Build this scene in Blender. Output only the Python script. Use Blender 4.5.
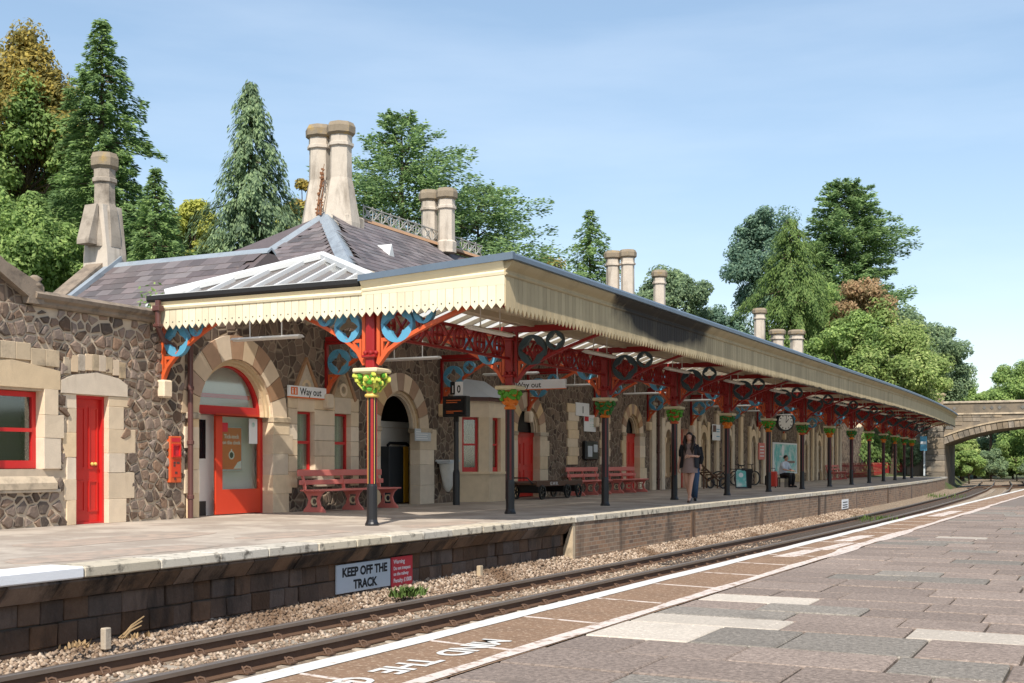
import bpy, bmesh, math, random
import numpy as np
from mathutils import Vector, Matrix
R=math.radians
for o in list(bpy.data.objects): bpy.data.objects.remove(o,do_unlink=True)
scene=bpy.context.scene; COL=scene.collection
random.seed(7)
# ---------------------------------------------------------------- camera, sky, sun, exposure
F_PX=1205.0; HORIZON=462.2; VPX=1117.0; EYE=1.03
YAW=math.atan2(VPX-512,F_PX)
cam_data=bpy.data.cameras.new('camera'); cam=bpy.data.objects.new('camera',cam_data); COL.objects.link(cam)
cam.location=(0,0,EYE); cam.rotation_euler=(math.pi/2,0,YAW)
cam_data.sensor_width=36; cam_data.lens=F_PX/1024*36; cam_data.shift_y=(HORIZON-341.5)/1024
cam_data.clip_start=.05; cam_data.clip_end=3000; scene.camera=cam
scene.render.resolution_x=1024; scene.render.resolution_y=683
SUN_EL=R(48); SUN_AZ=R(160)
world=bpy.data.worlds.new('World'); scene.world=world; world.use_nodes=True
wn=world.node_tree.nodes; wl=world.node_tree.links; wn.clear()
sky=wn.new('ShaderNodeTexSky'); sky.sky_type='NISHITA'; sky.sun_disc=False
sky.sun_elevation=SUN_EL; sky.sun_rotation=SUN_AZ; sky.air_density=1.0; sky.dust_density=.8; sky.ozone_density=1.4; sky.altitude=60
bg=wn.new('ShaderNodeBackground'); bg.inputs[1].default_value=.146
wo=wn.new('ShaderNodeOutputWorld'); hsv=wn.new('ShaderNodeHueSaturation'); hsv.inputs['Saturation'].default_value=1.13; hsv.inputs['Value'].default_value=.1; wl.new(sky.outputs[0],hsv.inputs['Color'])
gam=wn.new('ShaderNodeGamma'); gam.inputs[1].default_value=.66; wl.new(hsv.outputs[0],gam.inputs[0])   # evens out horizon and zenith
hs2=wn.new('ShaderNodeHueSaturation'); hs2.inputs['Value'].default_value=5.6; wl.new(gam.outputs[0],hs2.inputs['Color']); 
tc=wn.new('ShaderNodeTexCoord'); mp=wn.new('ShaderNodeMapping'); mp.inputs['Scale'].default_value=(1.2,1.2,7.); mp.inputs['Rotation'].default_value=(.12,.06,0); wl.new(tc.outputs['Generated'],mp.inputs['Vector'])
cn=wn.new('ShaderNodeTexNoise'); cn.inputs['Scale'].default_value=2.2; cn.inputs['Detail'].default_value=7; cn.inputs['Roughness'].default_value=.55; wl.new(mp.outputs[0],cn.inputs['Vector'])
cr=wn.new('ShaderNodeValToRGB'); cr.color_ramp.elements[0].position=.42; cr.color_ramp.elements[0].color=(0,0,0,1); cr.color_ramp.elements[1].position=.8; cr.color_ramp.elements[1].color=(.15,.15,.15,1); wl.new(cn.outputs['Fac'],cr.inputs[0])
cm=wn.new('ShaderNodeMix'); cm.data_type='RGBA'; cm.inputs[7].default_value=(5.0,5.3,5.7,1); wl.new(cr.outputs[0],cm.inputs[0]); wl.new(hs2.outputs[0],cm.inputs[6]); wl.new(cm.outputs[2],bg.inputs[0])   # thin high cirrus over the whole sky
wl.new(bg.outputs[0],wo.inputs[0])
sd=bpy.data.lights.new('sun','SUN'); sd.energy=3.35; sd.angle=R(.53); sd.color=(1,.93,.82)
sun=bpy.data.objects.new('sun',sd); COL.objects.link(sun)
sdir=Vector((math.sin(SUN_AZ)*math.cos(SUN_EL),math.cos(SUN_AZ)*math.cos(SUN_EL),math.sin(SUN_EL)))
sun.rotation_euler=sdir.to_track_quat('Z','Y').to_euler(); sun.location=sdir*60
vs=scene.view_settings; vs.view_transform='Standard'; vs.look='None'; vs.exposure=.84; vs.gamma=1; vs.use_curve_mapping=False
scene.render.engine='CYCLES'
# ---------------------------------------------------------------- materials
MATS={}
class NT:
    def __init__(s,name):
        s.m=bpy.data.materials.new(name); s.m.use_nodes=True; s.t=s.m.node_tree; s.t.nodes.clear()
        s.out=s.n('ShaderNodeOutputMaterial'); s.p=s.n('ShaderNodeBsdfPrincipled'); s.l(s.p.outputs[0],s.out.inputs[0])
        s.pos=s.n('ShaderNodeNewGeometry').outputs['Position']
    def n(s,t,**k):
        a=s.t.nodes.new(t)
        for x,y in k.items(): setattr(a,x,y)
        return a
    def l(s,a,b): s.t.links.new(a,b)
    def noise(s,scale,detail=4,vec=None,rough=.55):
        a=s.n('ShaderNodeTexNoise'); a.inputs['Scale'].default_value=scale; a.inputs['Detail'].default_value=detail; a.inputs['Roughness'].default_value=rough
        s.l(vec or s.pos,a.inputs['Vector']); return a.outputs['Fac']
    def ramp(s,fac,stops):
        a=s.n('ShaderNodeValToRGB'); e=a.color_ramp.elements
        while len(e)<len(stops): e.new(.5)
        for q,(p,c) in zip(e,stops): q.position=p; q.color=(*c,1) if len(c)==3 else c
        s.l(fac,a.inputs[0]); return a.outputs[0]
    def mix(s,fac,a,b,mode='MIX'):
        m=s.n('ShaderNodeMix',data_type='RGBA',blend_type=mode)
        for i,v in ((0,fac),(6,a),(7,b)):
            if isinstance(v,(int,float)): m.inputs[i].default_value=v
            elif isinstance(v,tuple): m.inputs[i].default_value=(*v,1)
            else: s.l(v,m.inputs[i])
        return m.outputs[2]
    def math(s,op,a,b=0.):
        m=s.n('ShaderNodeMath',operation=op)
        for i,v in ((0,a),(1,b)):
            if isinstance(v,(int,float)): m.inputs[i].default_value=v
            else: s.l(v,m.inputs[i])
        return m.outputs[0]
    def scalevec(s,v):
        m=s.n('ShaderNodeVectorMath',operation='MULTIPLY'); s.l(s.pos,m.inputs[0]); m.inputs[1].default_value=v; return m.outputs[0]
    def bump(s,h,st,dist=.02):
        b=s.n('ShaderNodeBump'); b.inputs['Strength'].default_value=st; b.inputs['Distance'].default_value=dist
        s.l(h,b.inputs['Height']); s.l(b.outputs[0],s.p.inputs['Normal'])
    def done(s,col,rough,spec=.3):
        if isinstance(col,tuple): s.p.inputs['Base Color'].default_value=(*col,1)
        else: s.l(col,s.p.inputs['Base Color'])
        if isinstance(rough,(int,float)): s.p.inputs['Roughness'].default_value=rough
        else: s.l(rough,s.p.inputs['Roughness'])
        s.p.inputs['Specular IOR Level'].default_value=spec
        MATS[s.m.name]=s.m; return s.m
def dk(c,f): return tuple(min(1,x*f) for x in c)
def mat(name,col,var=.2,scale=5,rough=.75,bump=.15,bs=60,rnd=0,stain=None,stain_scale=1.3,stain_amt=(.5,.7),spec=.3,metal=0,streak=False,dist=.01):
    t=NT(name)
    c=t.mix(t.noise(scale,5),dk(col,1-var),dk(col,1+var))
    fine=t.noise(scale*9,3); c=t.mix(t.math('MULTIPLY',fine,var*1.2),c,dk(col,.55))
    if rnd:
        r=t.n('ShaderNodeObjectInfo').outputs['Random']
        v=t.math('ADD',t.math('MULTIPLY',r,rnd),1-rnd*.55)
        c=t.mix(1.0,c,t.ramp(v,[(0,(0,0,0)),(1,(1,1,1))]),'MULTIPLY') if rnd<0 else c
        hs=t.n('ShaderNodeHueSaturation'); t.l(v,hs.inputs['Value']); t.l(c,hs.inputs['Color'])
        hs.inputs['Hue'].default_value=.5
        t.l(t.math('ADD',t.math('MULTIPLY',t.math('FRACT',t.math('MULTIPLY',r,7.31)),.5),.7),hs.inputs['Saturation'])
        c=hs.outputs[0]
    if stain:
        vec=t.scalevec((1,1,.25)) if streak else None
        f=t.ramp(t.noise(stain_scale,7,vec,.65),[(stain_amt[0],(0,0,0)),(stain_amt[1],(1,1,1))])
        c=t.mix(f,c,stain)
    if bump: t.bump(t.noise(bs,4),bump,dist)
    t.done(c,rough,spec); t.p.inputs['Metallic'].default_value=metal
    return t.m
# stone and ground
mat('rubble_stone',(.205,.145,.11),.35,9,.85,.6,35,rnd=.95,stain=(.34,.27,.2),stain_scale=7,stain_amt=(.58,.8),dist=.02)
mat('mortar',(.56,.455,.34),.2,7,.9,.4,60,stain=(.26,.2,.155),stain_scale=2.6,stain_amt=(.55,.8))
mat('limestone',(.70,.555,.385),.18,5,.85,.4,45,rnd=.22,stain=(.36,.28,.2),stain_scale=2.1,stain_amt=(.58,.85),streak=True)
mat('limestone_weathered',(.52,.42,.30),.2,5,.85,.4,40,rnd=.2,stain=(.12,.10,.08),stain_scale=2.4,stain_amt=(.48,.75))
mat('chimney_stone',(.55,.485,.41),.2,4,.85,.4,40,stain=(.20,.165,.13),stain_scale=1.9,stain_amt=(.5,.74),streak=True)
mat('chimney_grey',(.36,.31,.255),.25,6,.9,.5,40,stain=(.15,.125,.1),stain_scale=2.5,stain_amt=(.48,.7))
mat('parapet_stone',(.27,.215,.165),.3,6,.9,.5,40,stain=(.10,.082,.066),stain_scale=2.6,stain_amt=(.47,.68))
mat('chimney_cap',(.27,.22,.16),.3,8,.9,.5,40,stain=(.42,.28,.08),stain_scale=3,stain_amt=(.55,.75))
mat('brown_voussoir',(.42,.265,.17),.2,6,.8,.3,50,rnd=.3)
mat('cream_voussoir',(.64,.48,.31),.15,6,.8,.3,50,rnd=.25)
mat('wall_block',(.13,.082,.056),.5,6,.9,.8,22,rnd=.55,stain=(.018,.015,.013),stain_scale=2.3,stain_amt=(.5,.72),streak=True,dist=.02)
mat('coping_stone',(.56,.50,.40),.15,4,.8,.35,50,rnd=.18,stain=(.13,.115,.095),stain_scale=6,stain_amt=(.52,.66))
mat('coping_painted',(.78,.79,.82),.06,4,.7,.2,50,stain=(.4,.4,.4),stain_scale=6,stain_amt=(.7,.8))
mat('platform_patch',(.43,.335,.27),.2,5,.9,.4,60,stain=(.27,.24,.2),stain_scale=3,stain_amt=(.45,.65))
mat('cresting_grey',(.40,.385,.35),.2,6,.6,.1,30)
mat('column_red',(.15,.01,.01),.15,3,.4,.04,30,spec=.5)
mat('platform_asphalt',(.35,.295,.245),.22,2.6,.88,.3,70,stain=(.46,.40,.335),stain_scale=.8,stain_amt=(.46,.58))
mat('edge_asphalt',(.25,.155,.095),.35,4,.9,.8,45,stain=(.42,.31,.22),stain_scale=30,stain_amt=(.54,.64))
mat('right_base',(.20,.165,.14),.25,3,.9,.4,120)
mat('slab_joint',(.09,.075,.06),.3,9,.95,.4,90)
for nm,c in (('slab_brown',(.275,.217,.182)),('slab_grey',(.25,.222,.19)),('slab_cream',(.50,.44,.37))):
    t=NT(nm); r=t.n('ShaderNodeObjectInfo').outputs['Random']
    cc=t.mix(t.noise(2.5,5),dk(c,.82),dk(c,1.15))
    cc=t.mix(t.ramp(t.noise(34,4,None,.7),[(.46,(0,0,0)),(.56,(1,1,1))]),cc,dk(c,.66 if nm!='slab_cream' else .84))
    cc=t.mix(t.ramp(t.noise(28,4,None,.7),[(.60,(0,0,0)),(.66,(1,1,1))]),cc,dk(c,1.5))
    hs=t.n('ShaderNodeHueSaturation'); t.l(t.math('ADD',t.math('MULTIPLY',r,.3),.85),hs.inputs['Value']); t.l(cc,hs.inputs['Color'])
    cc=t.mix(t.ramp(t.noise(1.7,6),[(.6,(0,0,0)),(.8,(1,1,1))]),hs.outputs[0],dk(c,.55))
    t.bump(t.noise(45,4,None,.7),.6,.008); t.done(cc,.9,.2)
mat('ballast_stone',(.40,.325,.25),.35,9,.9,.5,50,rnd=0,stain=(.16,.1,.06),stain_scale=1.6,stain_amt=(.55,.78))
t=NT('ballast_stones'); rr=t.n('ShaderNodeNewGeometry').outputs['Random Per Island']
cc=t.ramp(rr,[(0,(.12,.08,.055)),(.3,(.29,.21,.15)),(.6,(.41,.32,.24)),(.85,(.53,.43,.34)),(1,(.2,.125,.08))])
cc=t.mix(t.ramp(t.noise(.9,4),[(.45,(0,0,0)),(.7,(1,1,1))]),cc,(.15,.095,.06)); t.bump(t.noise(80,3),.4,.01); t.done(cc,.9,.2)
mat('ballast_bed',(.22,.165,.12),.4,14,.95,1.0,45,stain=(.35,.28,.2),stain_scale=12,stain_amt=(.45,.6),dist=.03)
mat('oily_ballast',(.075,.06,.05),.4,20,.95,1.0,45,stain=(.17,.13,.1),stain_scale=16,stain_amt=(.5,.65),dist=.03)
mat('sleeper',(.36,.31,.25),.25,5,.9,.4,50,stain=(.12,.09,.07),stain_scale=4,stain_amt=(.5,.7))
mat('rail_rust',(.125,.07,.042),.3,8,.7,.2,80,spec=.4)
mat('rail_head',(.30,.25,.21),.15,8,.42,.05,80,spec=.6,metal=.6)
mat('ground_soil',(.10,.09,.05),.4,1.2,.95,.5,20,stain=(.06,.09,.025),stain_scale=.6,stain_amt=(.4,.6))
mat('grass',(.085,.14,.03),.35,3,.8,0)
mat('corbel_stone',(.165,.108,.074),.4,5,.85,.6,35,rnd=.7,stain=(.025,.02,.018),stain_scale=2.6,stain_amt=(.48,.66),streak=True,dist=.02)
mat('dead_vine',(.22,.10,.05),.3,9,.9,0)
mat('dry_weed',(.34,.23,.12),.3,9,.9,0)
# painted things
mat('door_red',(.58,.022,.016),.08,3,.35,.03,30,spec=.5)
mat('frame_red',(.56,.02,.02),.08,3,.4,.03,30,spec=.5)
mat('glass_orange',(.64,.055,.02),.06,3,.45,0,30,spec=.4)
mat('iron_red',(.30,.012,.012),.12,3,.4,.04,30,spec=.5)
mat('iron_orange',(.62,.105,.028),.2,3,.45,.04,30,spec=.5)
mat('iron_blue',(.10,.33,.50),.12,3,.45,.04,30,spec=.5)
mat('iron_black',(.012,.012,.014),.1,3,.38,.04,30,spec=.5)
mat('iron_cream',(.68,.58,.38),.1,3,.5,.04,30)
mat('iron_brown',(.11,.045,.038),.15,3,.4,.04,30,spec=.5)
mat('leaf_green',(.10,.34,.03),.25,20,.5,.1,40,spec=.4)
mat('leaf_dark',(.04,.19,.035),.25,20,.5,.1,40,spec=.4)
mat('grape_yellow',(.58,.62,.10),.2,20,.5,.1,40,spec=.4)
mat('flower_orange',(.75,.2,.02),.25,20,.5,.1,40,spec=.4)
mat('gold',(.70,.48,.12),.15,20,.5,.1,40,spec=.4)
for nm,side in (('valance_cream',0),('valance_side',1)):
    t=NT(nm); c0=(.68,.615,.45) if not side else (.43,.35,.22)
    c=t.mix(t.noise(3,5),c0,dk(c0,1.17)); r=t.n('ShaderNodeObjectInfo').outputs['Random']
    hs=t.n('ShaderNodeHueSaturation'); t.l(t.math('ADD',t.math('MULTIPLY',r,.24),.86),hs.inputs['Value']); t.l(c,hs.inputs['Color']); c=hs.outputs[0]
    if side:   # soft cast shadow painted into the colour, fading towards the teeth
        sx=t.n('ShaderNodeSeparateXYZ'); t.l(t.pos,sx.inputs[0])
        d=t.math('ABSOLUTE',t.math('SUBTRACT',sx.outputs[1],23.4)); shade=t.math('SUBTRACT',1.05,t.math('DIVIDE',d,2.9))
        shade=t.math('ADD',shade,t.math('MULTIPLY',t.math('SUBTRACT',t.noise(1.1,4),.5),.9))
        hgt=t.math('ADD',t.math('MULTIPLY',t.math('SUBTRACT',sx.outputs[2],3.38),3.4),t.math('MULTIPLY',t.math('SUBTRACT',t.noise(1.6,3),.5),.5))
        c=t.mix(t.ramp(t.math('MULTIPLY',shade,hgt),[(.1,(0,0,0)),(.5,(.93,.93,.93))]),c,(.028,.028,.032))
    dirt=t.ramp(t.noise(2.2,6,t.scalevec((1,1,.3)),.6),[(.5,(0,0,0)),(.85,(.6,.6,.6))]); c=t.mix(dirt,c,(.45,.38,.26) if not side else (.2,.165,.11))
    t.bump(t.noise(40,3),.08); t.done(c,.55 if not side else .88,.35 if not side else .08)
mat('cornice_tan',(.36,.275,.165),.15,3,.55,.05,40,stain=(.12,.10,.08),stain_scale=.5,stain_amt=(.5,.7))
mat('cream_paint',(.76,.68,.48),.1,3,.5,.05,40,stain=(.5,.42,.28),stain_scale=2.5,stain_amt=(.6,.85),streak=True)
mat('soffit_cream',(.55,.475,.355),.12,3,.7,.05,40)
mat('flashing_blue',(.12,.16,.21),.15,3,.5,.1,20)
mat('iron_blue_shaded',(.045,.085,.105),.15,3,.45,.04,30,spec=.5)  # the same blue paint, darkened for the shade under the canopy
mat('lead',(.27,.31,.35),.2,3,.5,.15,20,stain=(.17,.19,.22),stain_scale=2)
mat('lead_white',(.60,.61,.61),.12,3,.5,.05,20)
mat('gutter_black',(.025,.024,.024),.2,3,.5,.05,30)
mat('slate',(.15,.125,.125),.18,6,.55,.2,40,rnd=.75,stain=(.2,.15,.12),stain_scale=6,stain_amt=(.6,.85),spec=.4)
mat('roof_slate_field',(.125,.10,.10),.25,5,.6,.2,40)
mat('bench_pink',(.66,.20,.17),.1,4,.5,.05,40,spec=.35)
mat('sign_white',(.80,.81,.82),.04,3,.5,0)
mat('sign_grey',(.50,.54,.58),.08,3,.5,0)
mat('sign_red',(.55,.03,.045),.1,3,.5,0)
mat('sign_orange',(.72,.155,.025),.06,3,.5,0)
mat('print_black',(.012,.012,.014),.1,3,.6,0)
mat('print_white',(.8,.8,.8),.03,3,.6,0)
mat('paint_white',(.66,.64,.60),.12,6,.75,.3,80,stain=(.36,.28,.21),stain_scale=16,stain_amt=(.56,.7))
mat('paint_worn',(.66,.57,.51),.2,6,.8,.3,90,stain=(.28,.19,.13),stain_scale=12,stain_amt=(.5,.64))
mat('screen_dark',(.01,.012,.016),.1,3,.25,0,spec=.5)
mat('amber_text',(.55,.12,.03),.1,3,.5,0)
mat('plaster_white',(.78,.76,.72),.06,3,.8,.05,30)
mat('dark_floor',(.06,.055,.05),.2,3,.7,0)
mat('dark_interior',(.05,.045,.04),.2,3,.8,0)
mat('curtain',(.55,.53,.48),.12,14,.9,.1,30)
mat('poster_teal',(.16,.55,.52),.25,2,.5,0,stain=(.68,.75,.72),stain_scale=3,stain_amt=(.45,.65))
mat('board_charcoal',(.035,.04,.046),.12,3,.5,0)
mat('yellow_panel',(.62,.33,.02),.1,3,.5,0)
mat('bag_clear',(.58,.58,.55),.2,9,.35,.4,20)
mat('wood_brown',(.13,.07,.045),.3,9,.7,.2,40)
mat('suitcase_red',(.62,.06,.04),.1,3,.4,.05,30)
mat('skin',(.60,.34,.24),.08,4,.55,0)
mat('dress_taupe',(.27,.19,.165),.2,14,.85,.2,60)
mat('jacket_black',(.016,.015,.018),.2,9,.75,.1,60)
mat('jeans',(.05,.09,.16),.2,9,.85,.1,60)
mat('shirt_white',(.62,.68,.76),.08,6,.8,.1,40)
mat('hair_dark',(.03,.018,.012),.3,20,.5,.2,60)
mat('hair_brown',(.09,.05,.03),.3,20,.5,.2,60)
mat('trunk_bark',(.10,.07,.05),.3,4,.95,.8,14,dist=.05)
mat('bridge_stone',(.27,.22,.165),.3,3,.9,.4,12,stain=(.13,.12,.11),stain_scale=.8,stain_amt=(.45,.65))
mat('bridge_block',(.29,.235,.175),.3,3,.9,.5,20,rnd=.7,stain=(.10,.095,.085),stain_scale=.9,stain_amt=(.48,.68))
mat('bridge_grey',(.17,.165,.155),.3,3,.9,.4,20,rnd=.5)
mat('fence_red',(.30,.025,.025),.12,4,.5,0)
mat('bike_black',(.02,.02,.022),.1,3,.4,0)
mat('clock_face',(.82,.80,.74),.03,3,.4,0)
mat('light_white',(.74,.73,.70),.05,3,.45,0)
# glass: transparent with a coat of reflection
def glassmat(name,tint,clear,rough=.05):
    t=NT(name); t.t.nodes.remove(t.p)
    a=t.n('ShaderNodeBsdfTransparent'); a.inputs[0].default_value=(*clear,1)
    g=t.n('ShaderNodeBsdfGlossy'); g.inputs[0].default_value=(*tint,1); g.inputs['Roughness'].default_value=rough
    f=t.n('ShaderNodeLayerWeight'); f.inputs[0].default_value=.35
    m=t.n('ShaderNodeMixShader'); t.l(t.math('ADD',t.math('MULTIPLY',t.math('POWER',f.outputs['Facing'],3.0),.5),.09),m.inputs[0]); t.l(a.outputs[0],m.inputs[1]); t.l(g.outputs[0],m.inputs[2])
    t.l(m.outputs[0],t.out.inputs[0]); MATS[name]=t.m
glassmat('window_glass',(.9,.95,1),(.9,.93,.91))
t=NT('roof_glass'); tr=t.n('ShaderNodeBsdfTranslucent'); tr.inputs[0].default_value=(.92,.90,.84,1)
cc=t.mix(t.noise(4,4),(.16,.18,.225),(.25,.275,.32)); t.done(cc,.2,.5)
mx=t.n('ShaderNodeMixShader'); mx.inputs[0].default_value=.62; t.l(t.p.outputs[0],mx.inputs[1]); t.l(tr.outputs[0],mx.inputs[2]); t.l(mx.outputs[0],t.out.inputs[0])
# rubble as a surface, for walls where single stones are too small to tell apart
t=NT('rubble_far')
v=t.n('ShaderNodeTexVoronoi'); v.inputs['Scale'].default_value=4.6; t.l(t.pos,v.inputs['Vector'])
e=t.n('ShaderNodeTexVoronoi',feature='DISTANCE_TO_EDGE'); e.inputs['Scale'].default_value=4.6; t.l(t.pos,e.inputs['Vector'])
sc=t.n('ShaderNodeSeparateColor'); t.l(v.outputs['Color'],sc.inputs[0])
c=t.ramp(sc.outputs[0],[(0,(.065,.043,.033)),(.5,(.165,.118,.09)),(1,(.28,.20,.145))])
c=t.mix(t.math('MULTIPLY',t.noise(22,4),.5),c,(.06,.05,.045))
c=t.mix(t.math('MULTIPLY',t.ramp(e.outputs[0],[(.02,(1,1,1)),(.1,(0,0,0))]),t.noise(3,4)),c,(.42,.34,.25))
t.bump(t.ramp(e.outputs[0],[(.0,(0,0,0)),(.14,(1,1,1))]),.8,.03); t.done(c,.9,.2)
# brickwork of the far platform wall
t=NT('platform_brick')
sx=t.n('ShaderNodeSeparateXYZ'); t.l(t.pos,sx.inputs[0]); cx=t.n('ShaderNodeCombineXYZ'); t.l(sx.outputs[1],cx.inputs[0]); t.l(sx.outputs[2],cx.inputs[1])
b=t.n('ShaderNodeTexBrick'); t.l(cx.outputs[0],b.inputs['Vector']); b.inputs['Scale'].default_value=1
b.inputs['Brick Width'].default_value=.235; b.inputs['Row Height'].default_value=.082; b.inputs['Mortar Size'].default_value=.008
b.inputs['Color1'].default_value=(.31,.185,.115,1); b.inputs['Color2'].default_value=(.15,.10,.075,1); b.inputs['Mortar'].default_value=(.32,.265,.2,1)
c=t.mix(t.ramp(t.noise(.7,6),[(.45,(0,0,0)),(.75,(.6,.6,.6))]),b.outputs[0],(.33,.25,.18))
c=t.mix(t.ramp(t.noise(1.5,6,t.scalevec((1,1,.2))),[(.55,(0,0,0)),(.75,(.85,.85,.85))]),c,(.05,.04,.034))
t.bump(b.outputs['Fac'],-.4,.01); t.done(c,.9,.2)
def foliage(name,c0,c1,c2,trans=.35):
    t=NT(name); r=t.n('ShaderNodeNewGeometry').outputs['Random Per Island']
    c=t.ramp(r,[(0,c0),(.55,c1),(1,c2)])
    c=t.mix(t.ramp(t.noise(.55,3),[(.35,(0,0,0)),(.65,(1,1,1))]),t.mix(.5,c,c0),c)
    t.done(c,.6,.25); tr=t.n('ShaderNodeBsdfTranslucent'); t.l(c,tr.inputs[0])
    m=t.n('ShaderNodeMixShader'); m.inputs[0].default_value=trans; t.l(t.p.outputs[0],m.inputs[1]); t.l(tr.outputs[0],m.inputs[2]); t.l(m.outputs[0],t.out.inputs[0])
foliage('fol_weep',(.085,.15,.045),(.19,.29,.08),(.32,.42,.14),.5)
foliage('fol_conifer',(0.109,0.177,0.072),(0.250,0.389,0.140),(0.460,0.619,0.216),.5)
foliage('fol_cypress',(0.109,0.169,0.104),(0.262,0.370,0.197),(0.460,0.580,0.296),.5)
foliage('fol_cedar',(0.099,0.169,0.076),(0.250,0.389,0.151),(0.482,0.639,0.250),.5)
foliage('fol_broad',(0.146,0.227,0.076),(0.315,0.464,0.140),(0.549,0.698,0.227),.5)
foliage('fol_yellow',(0.275,0.310,0.080),(0.591,0.611,0.126),(0.700,0.700,0.208),.5)
foliage('fol_autumn',(0.166,0.167,0.056),(0.468,0.351,0.089),(0.700,0.551,0.141),.5)
foliage('fol_brown',(0.213,0.182,0.087),(0.486,0.319,0.174),(0.700,0.466,0.286),.5)
foliage('fol_blue',(0.090,0.161,0.115),(0.198,0.324,0.230),(0.349,0.483,0.320),.5)
foliage('fol_light',(0.151,0.225,0.072),(0.363,0.481,0.145),(0.633,0.700,0.286),.5)
# ---------------------------------------------------------------- helpers
def wm(o):
    return (wm(o.parent) if o.parent else Matrix())@o.matrix_basis
class B:
    def __init__(s): s.v=[]; s.f=[]
    def add(s,vs,fs):
        n=len(s.v); s.v+= [tuple(p) for p in vs]; s.f+=[tuple(i+n for i in q) for q in fs]; return s
    def box(s,x0,x1,y0,y1,z0,z1):
        return s.add([(x,y,z) for x in(x0,x1) for y in(y0,y1) for z in(z0,z1)],[(0,1,3,2),(4,6,7,5),(0,4,5,1),(2,3,7,6),(0,2,6,4),(1,5,7,3)])
    def cbox(s,x0,x1,y0,y1,z0,z1,c=.01,j=0):
        c=min(c,(x1-x0)*.45,(y1-y0)*.45,(z1-z0)*.45); X=(x0,x1);Y=(y0,y1);Z=(z0,z1); vs=[];ix={}
        for a in(0,1):
            for b in(0,1):
                for d in(0,1):
                    k=[(-1 if a else 1)*c,(-1 if b else 1)*c,(-1 if d else 1)*c]
                    jj=[random.uniform(-j,j) for _ in range(3)] if j else (0,0,0)
                    for ax in range(3):
                        p=[X[a]+jj[0],Y[b]+jj[1],Z[d]+jj[2]]
                        for q in range(3):
                            if q!=ax: p[q]+=k[q]
                        ix[(a,b,d,ax)]=len(vs); vs.append(p)
        fs=[]
        g=lambda a,b,d,ax:ix[(a,b,d,ax)]
        for a in(0,1):
            q=[g(a,0,0,0),g(a,1,0,0),g(a,1,1,0),g(a,0,1,0)]; fs.append(q if a else q[::-1])
            q=[g(0,a,0,1),g(0,a,1,1),g(1,a,1,1),g(1,a,0,1)]; fs.append(q if a else q[::-1])
            q=[g(0,0,a,2),g(1,0,a,2),g(1,1,a,2),g(0,1,a,2)]; fs.append(q if a else q[::-1])
        for a in(0,1):
            for b in(0,1):
                q=[g(a,b,0,0),g(a,b,0,1),g(a,b,1,1),g(a,b,1,0)]; fs.append(q)
                q=[g(a,0,b,0),g(a,0,b,2),g(a,1,b,2),g(a,1,b,0)]; fs.append(q)
                q=[g(0,a,b,1),g(0,a,b,2),g(1,a,b,2),g(1,a,b,1)]; fs.append(q)
                for d in(0,1): fs.append([g(a,b,d,0),g(a,b,d,1),g(a,b,d,2)])
        return s.add(vs,fs)
    def prism(s,poly,plane,d0,d1):
        def P(a,b,d): return {'xz':(a,d,b),'yz':(d,a,b),'xy':(a,b,d)}[plane]
        n=len(poly); vs=[P(a,b,d0) for a,b in poly]+[P(a,b,d1) for a,b in poly]
        return s.add(vs,[tuple(range(n))[::-1],tuple(range(n,2*n))]+[(i,(i+1)%n,n+(i+1)%n,n+i) for i in range(n)])
    def ring(s,outer,inner,plane,d0,d1):
        def P(a,b,d): return {'xz':(a,d,b),'yz':(d,a,b),'xy':(a,b,d)}[plane]
        n=len(outer); vs=[P(a,b,d) for d in(d0,d1) for q in(outer,inner) for a,b in q]
        fs=[]
        for i in range(n):
            k=(i+1)%n
            fs+=[(i,n+i,n+k,k),(2*n+i,2*n+k,3*n+k,3*n+i),(i,k,2*n+k,2*n+i),(n+i,3*n+i,3*n+k,n+k)]
        return s.add(vs,fs)
    def band(s,path,w,plane,d0,d1):
        L=[];Rr=[]
        for i,(a,b) in enumerate(path):
            p=path[max(i-1,0)]; q=path[min(i+1,len(path)-1)]; dx,dy=q[0]-p[0],q[1]-p[1]; l=math.hypot(dx,dy) or 1
            L.append((a-dy/l*w/2,b+dx/l*w/2)); Rr.append((a+dy/l*w/2,b-dx/l*w/2))
        for i in range(len(path)-1): s.prism([L[i],L[i+1],Rr[i+1],Rr[i]],plane,d0,d1)
        return s
    def tube(s,path,r,n=8,cap=True):
        P=[Vector(p) for p in path]; m=len(P); rs=r if isinstance(r,(list,tuple)) else [r]*m; vs=[]; up=None
        for i in range(m):
            t=(P[min(i+1,m-1)]-P[max(i-1,0)]).normalized()
            if up is None: up=t.orthogonal().normalized()
            up=(up-t*up.dot(t)); up=up.normalized() if up.length>1e-6 else t.orthogonal().normalized()
            bi=t.cross(up)
            for k in range(n):
                a=2*math.pi*k/n; vs.append(P[i]+(up*math.cos(a)+bi*math.sin(a))*rs[i])
        fs=[(i*n+k,i*n+(k+1)%n,(i+1)*n+(k+1)%n,(i+1)*n+k) for i in range(m-1) for k in range(n)]
        if cap: fs+=[tuple(range(n))[::-1],tuple((m-1)*n+k for k in range(n))]
        return s.add(vs,fs)
    def lathe(s,prof,n=12,c=(0,0,0),rot=0):
        vs=[(c[0]+r*math.cos(rot+2*math.pi*k/n),c[1]+r*math.sin(rot+2*math.pi*k/n),c[2]+z) for r,z in prof for k in range(n)]
        m=len(prof); fs=[(i*n+k,i*n+(k+1)%n,(i+1)*n+(k+1)%n,(i+1)*n+k) for i in range(m-1) for k in range(n)]
        return s.add(vs,fs+[tuple(range(n))[::-1],tuple((m-1)*n+k for k in range(n))])
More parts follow.
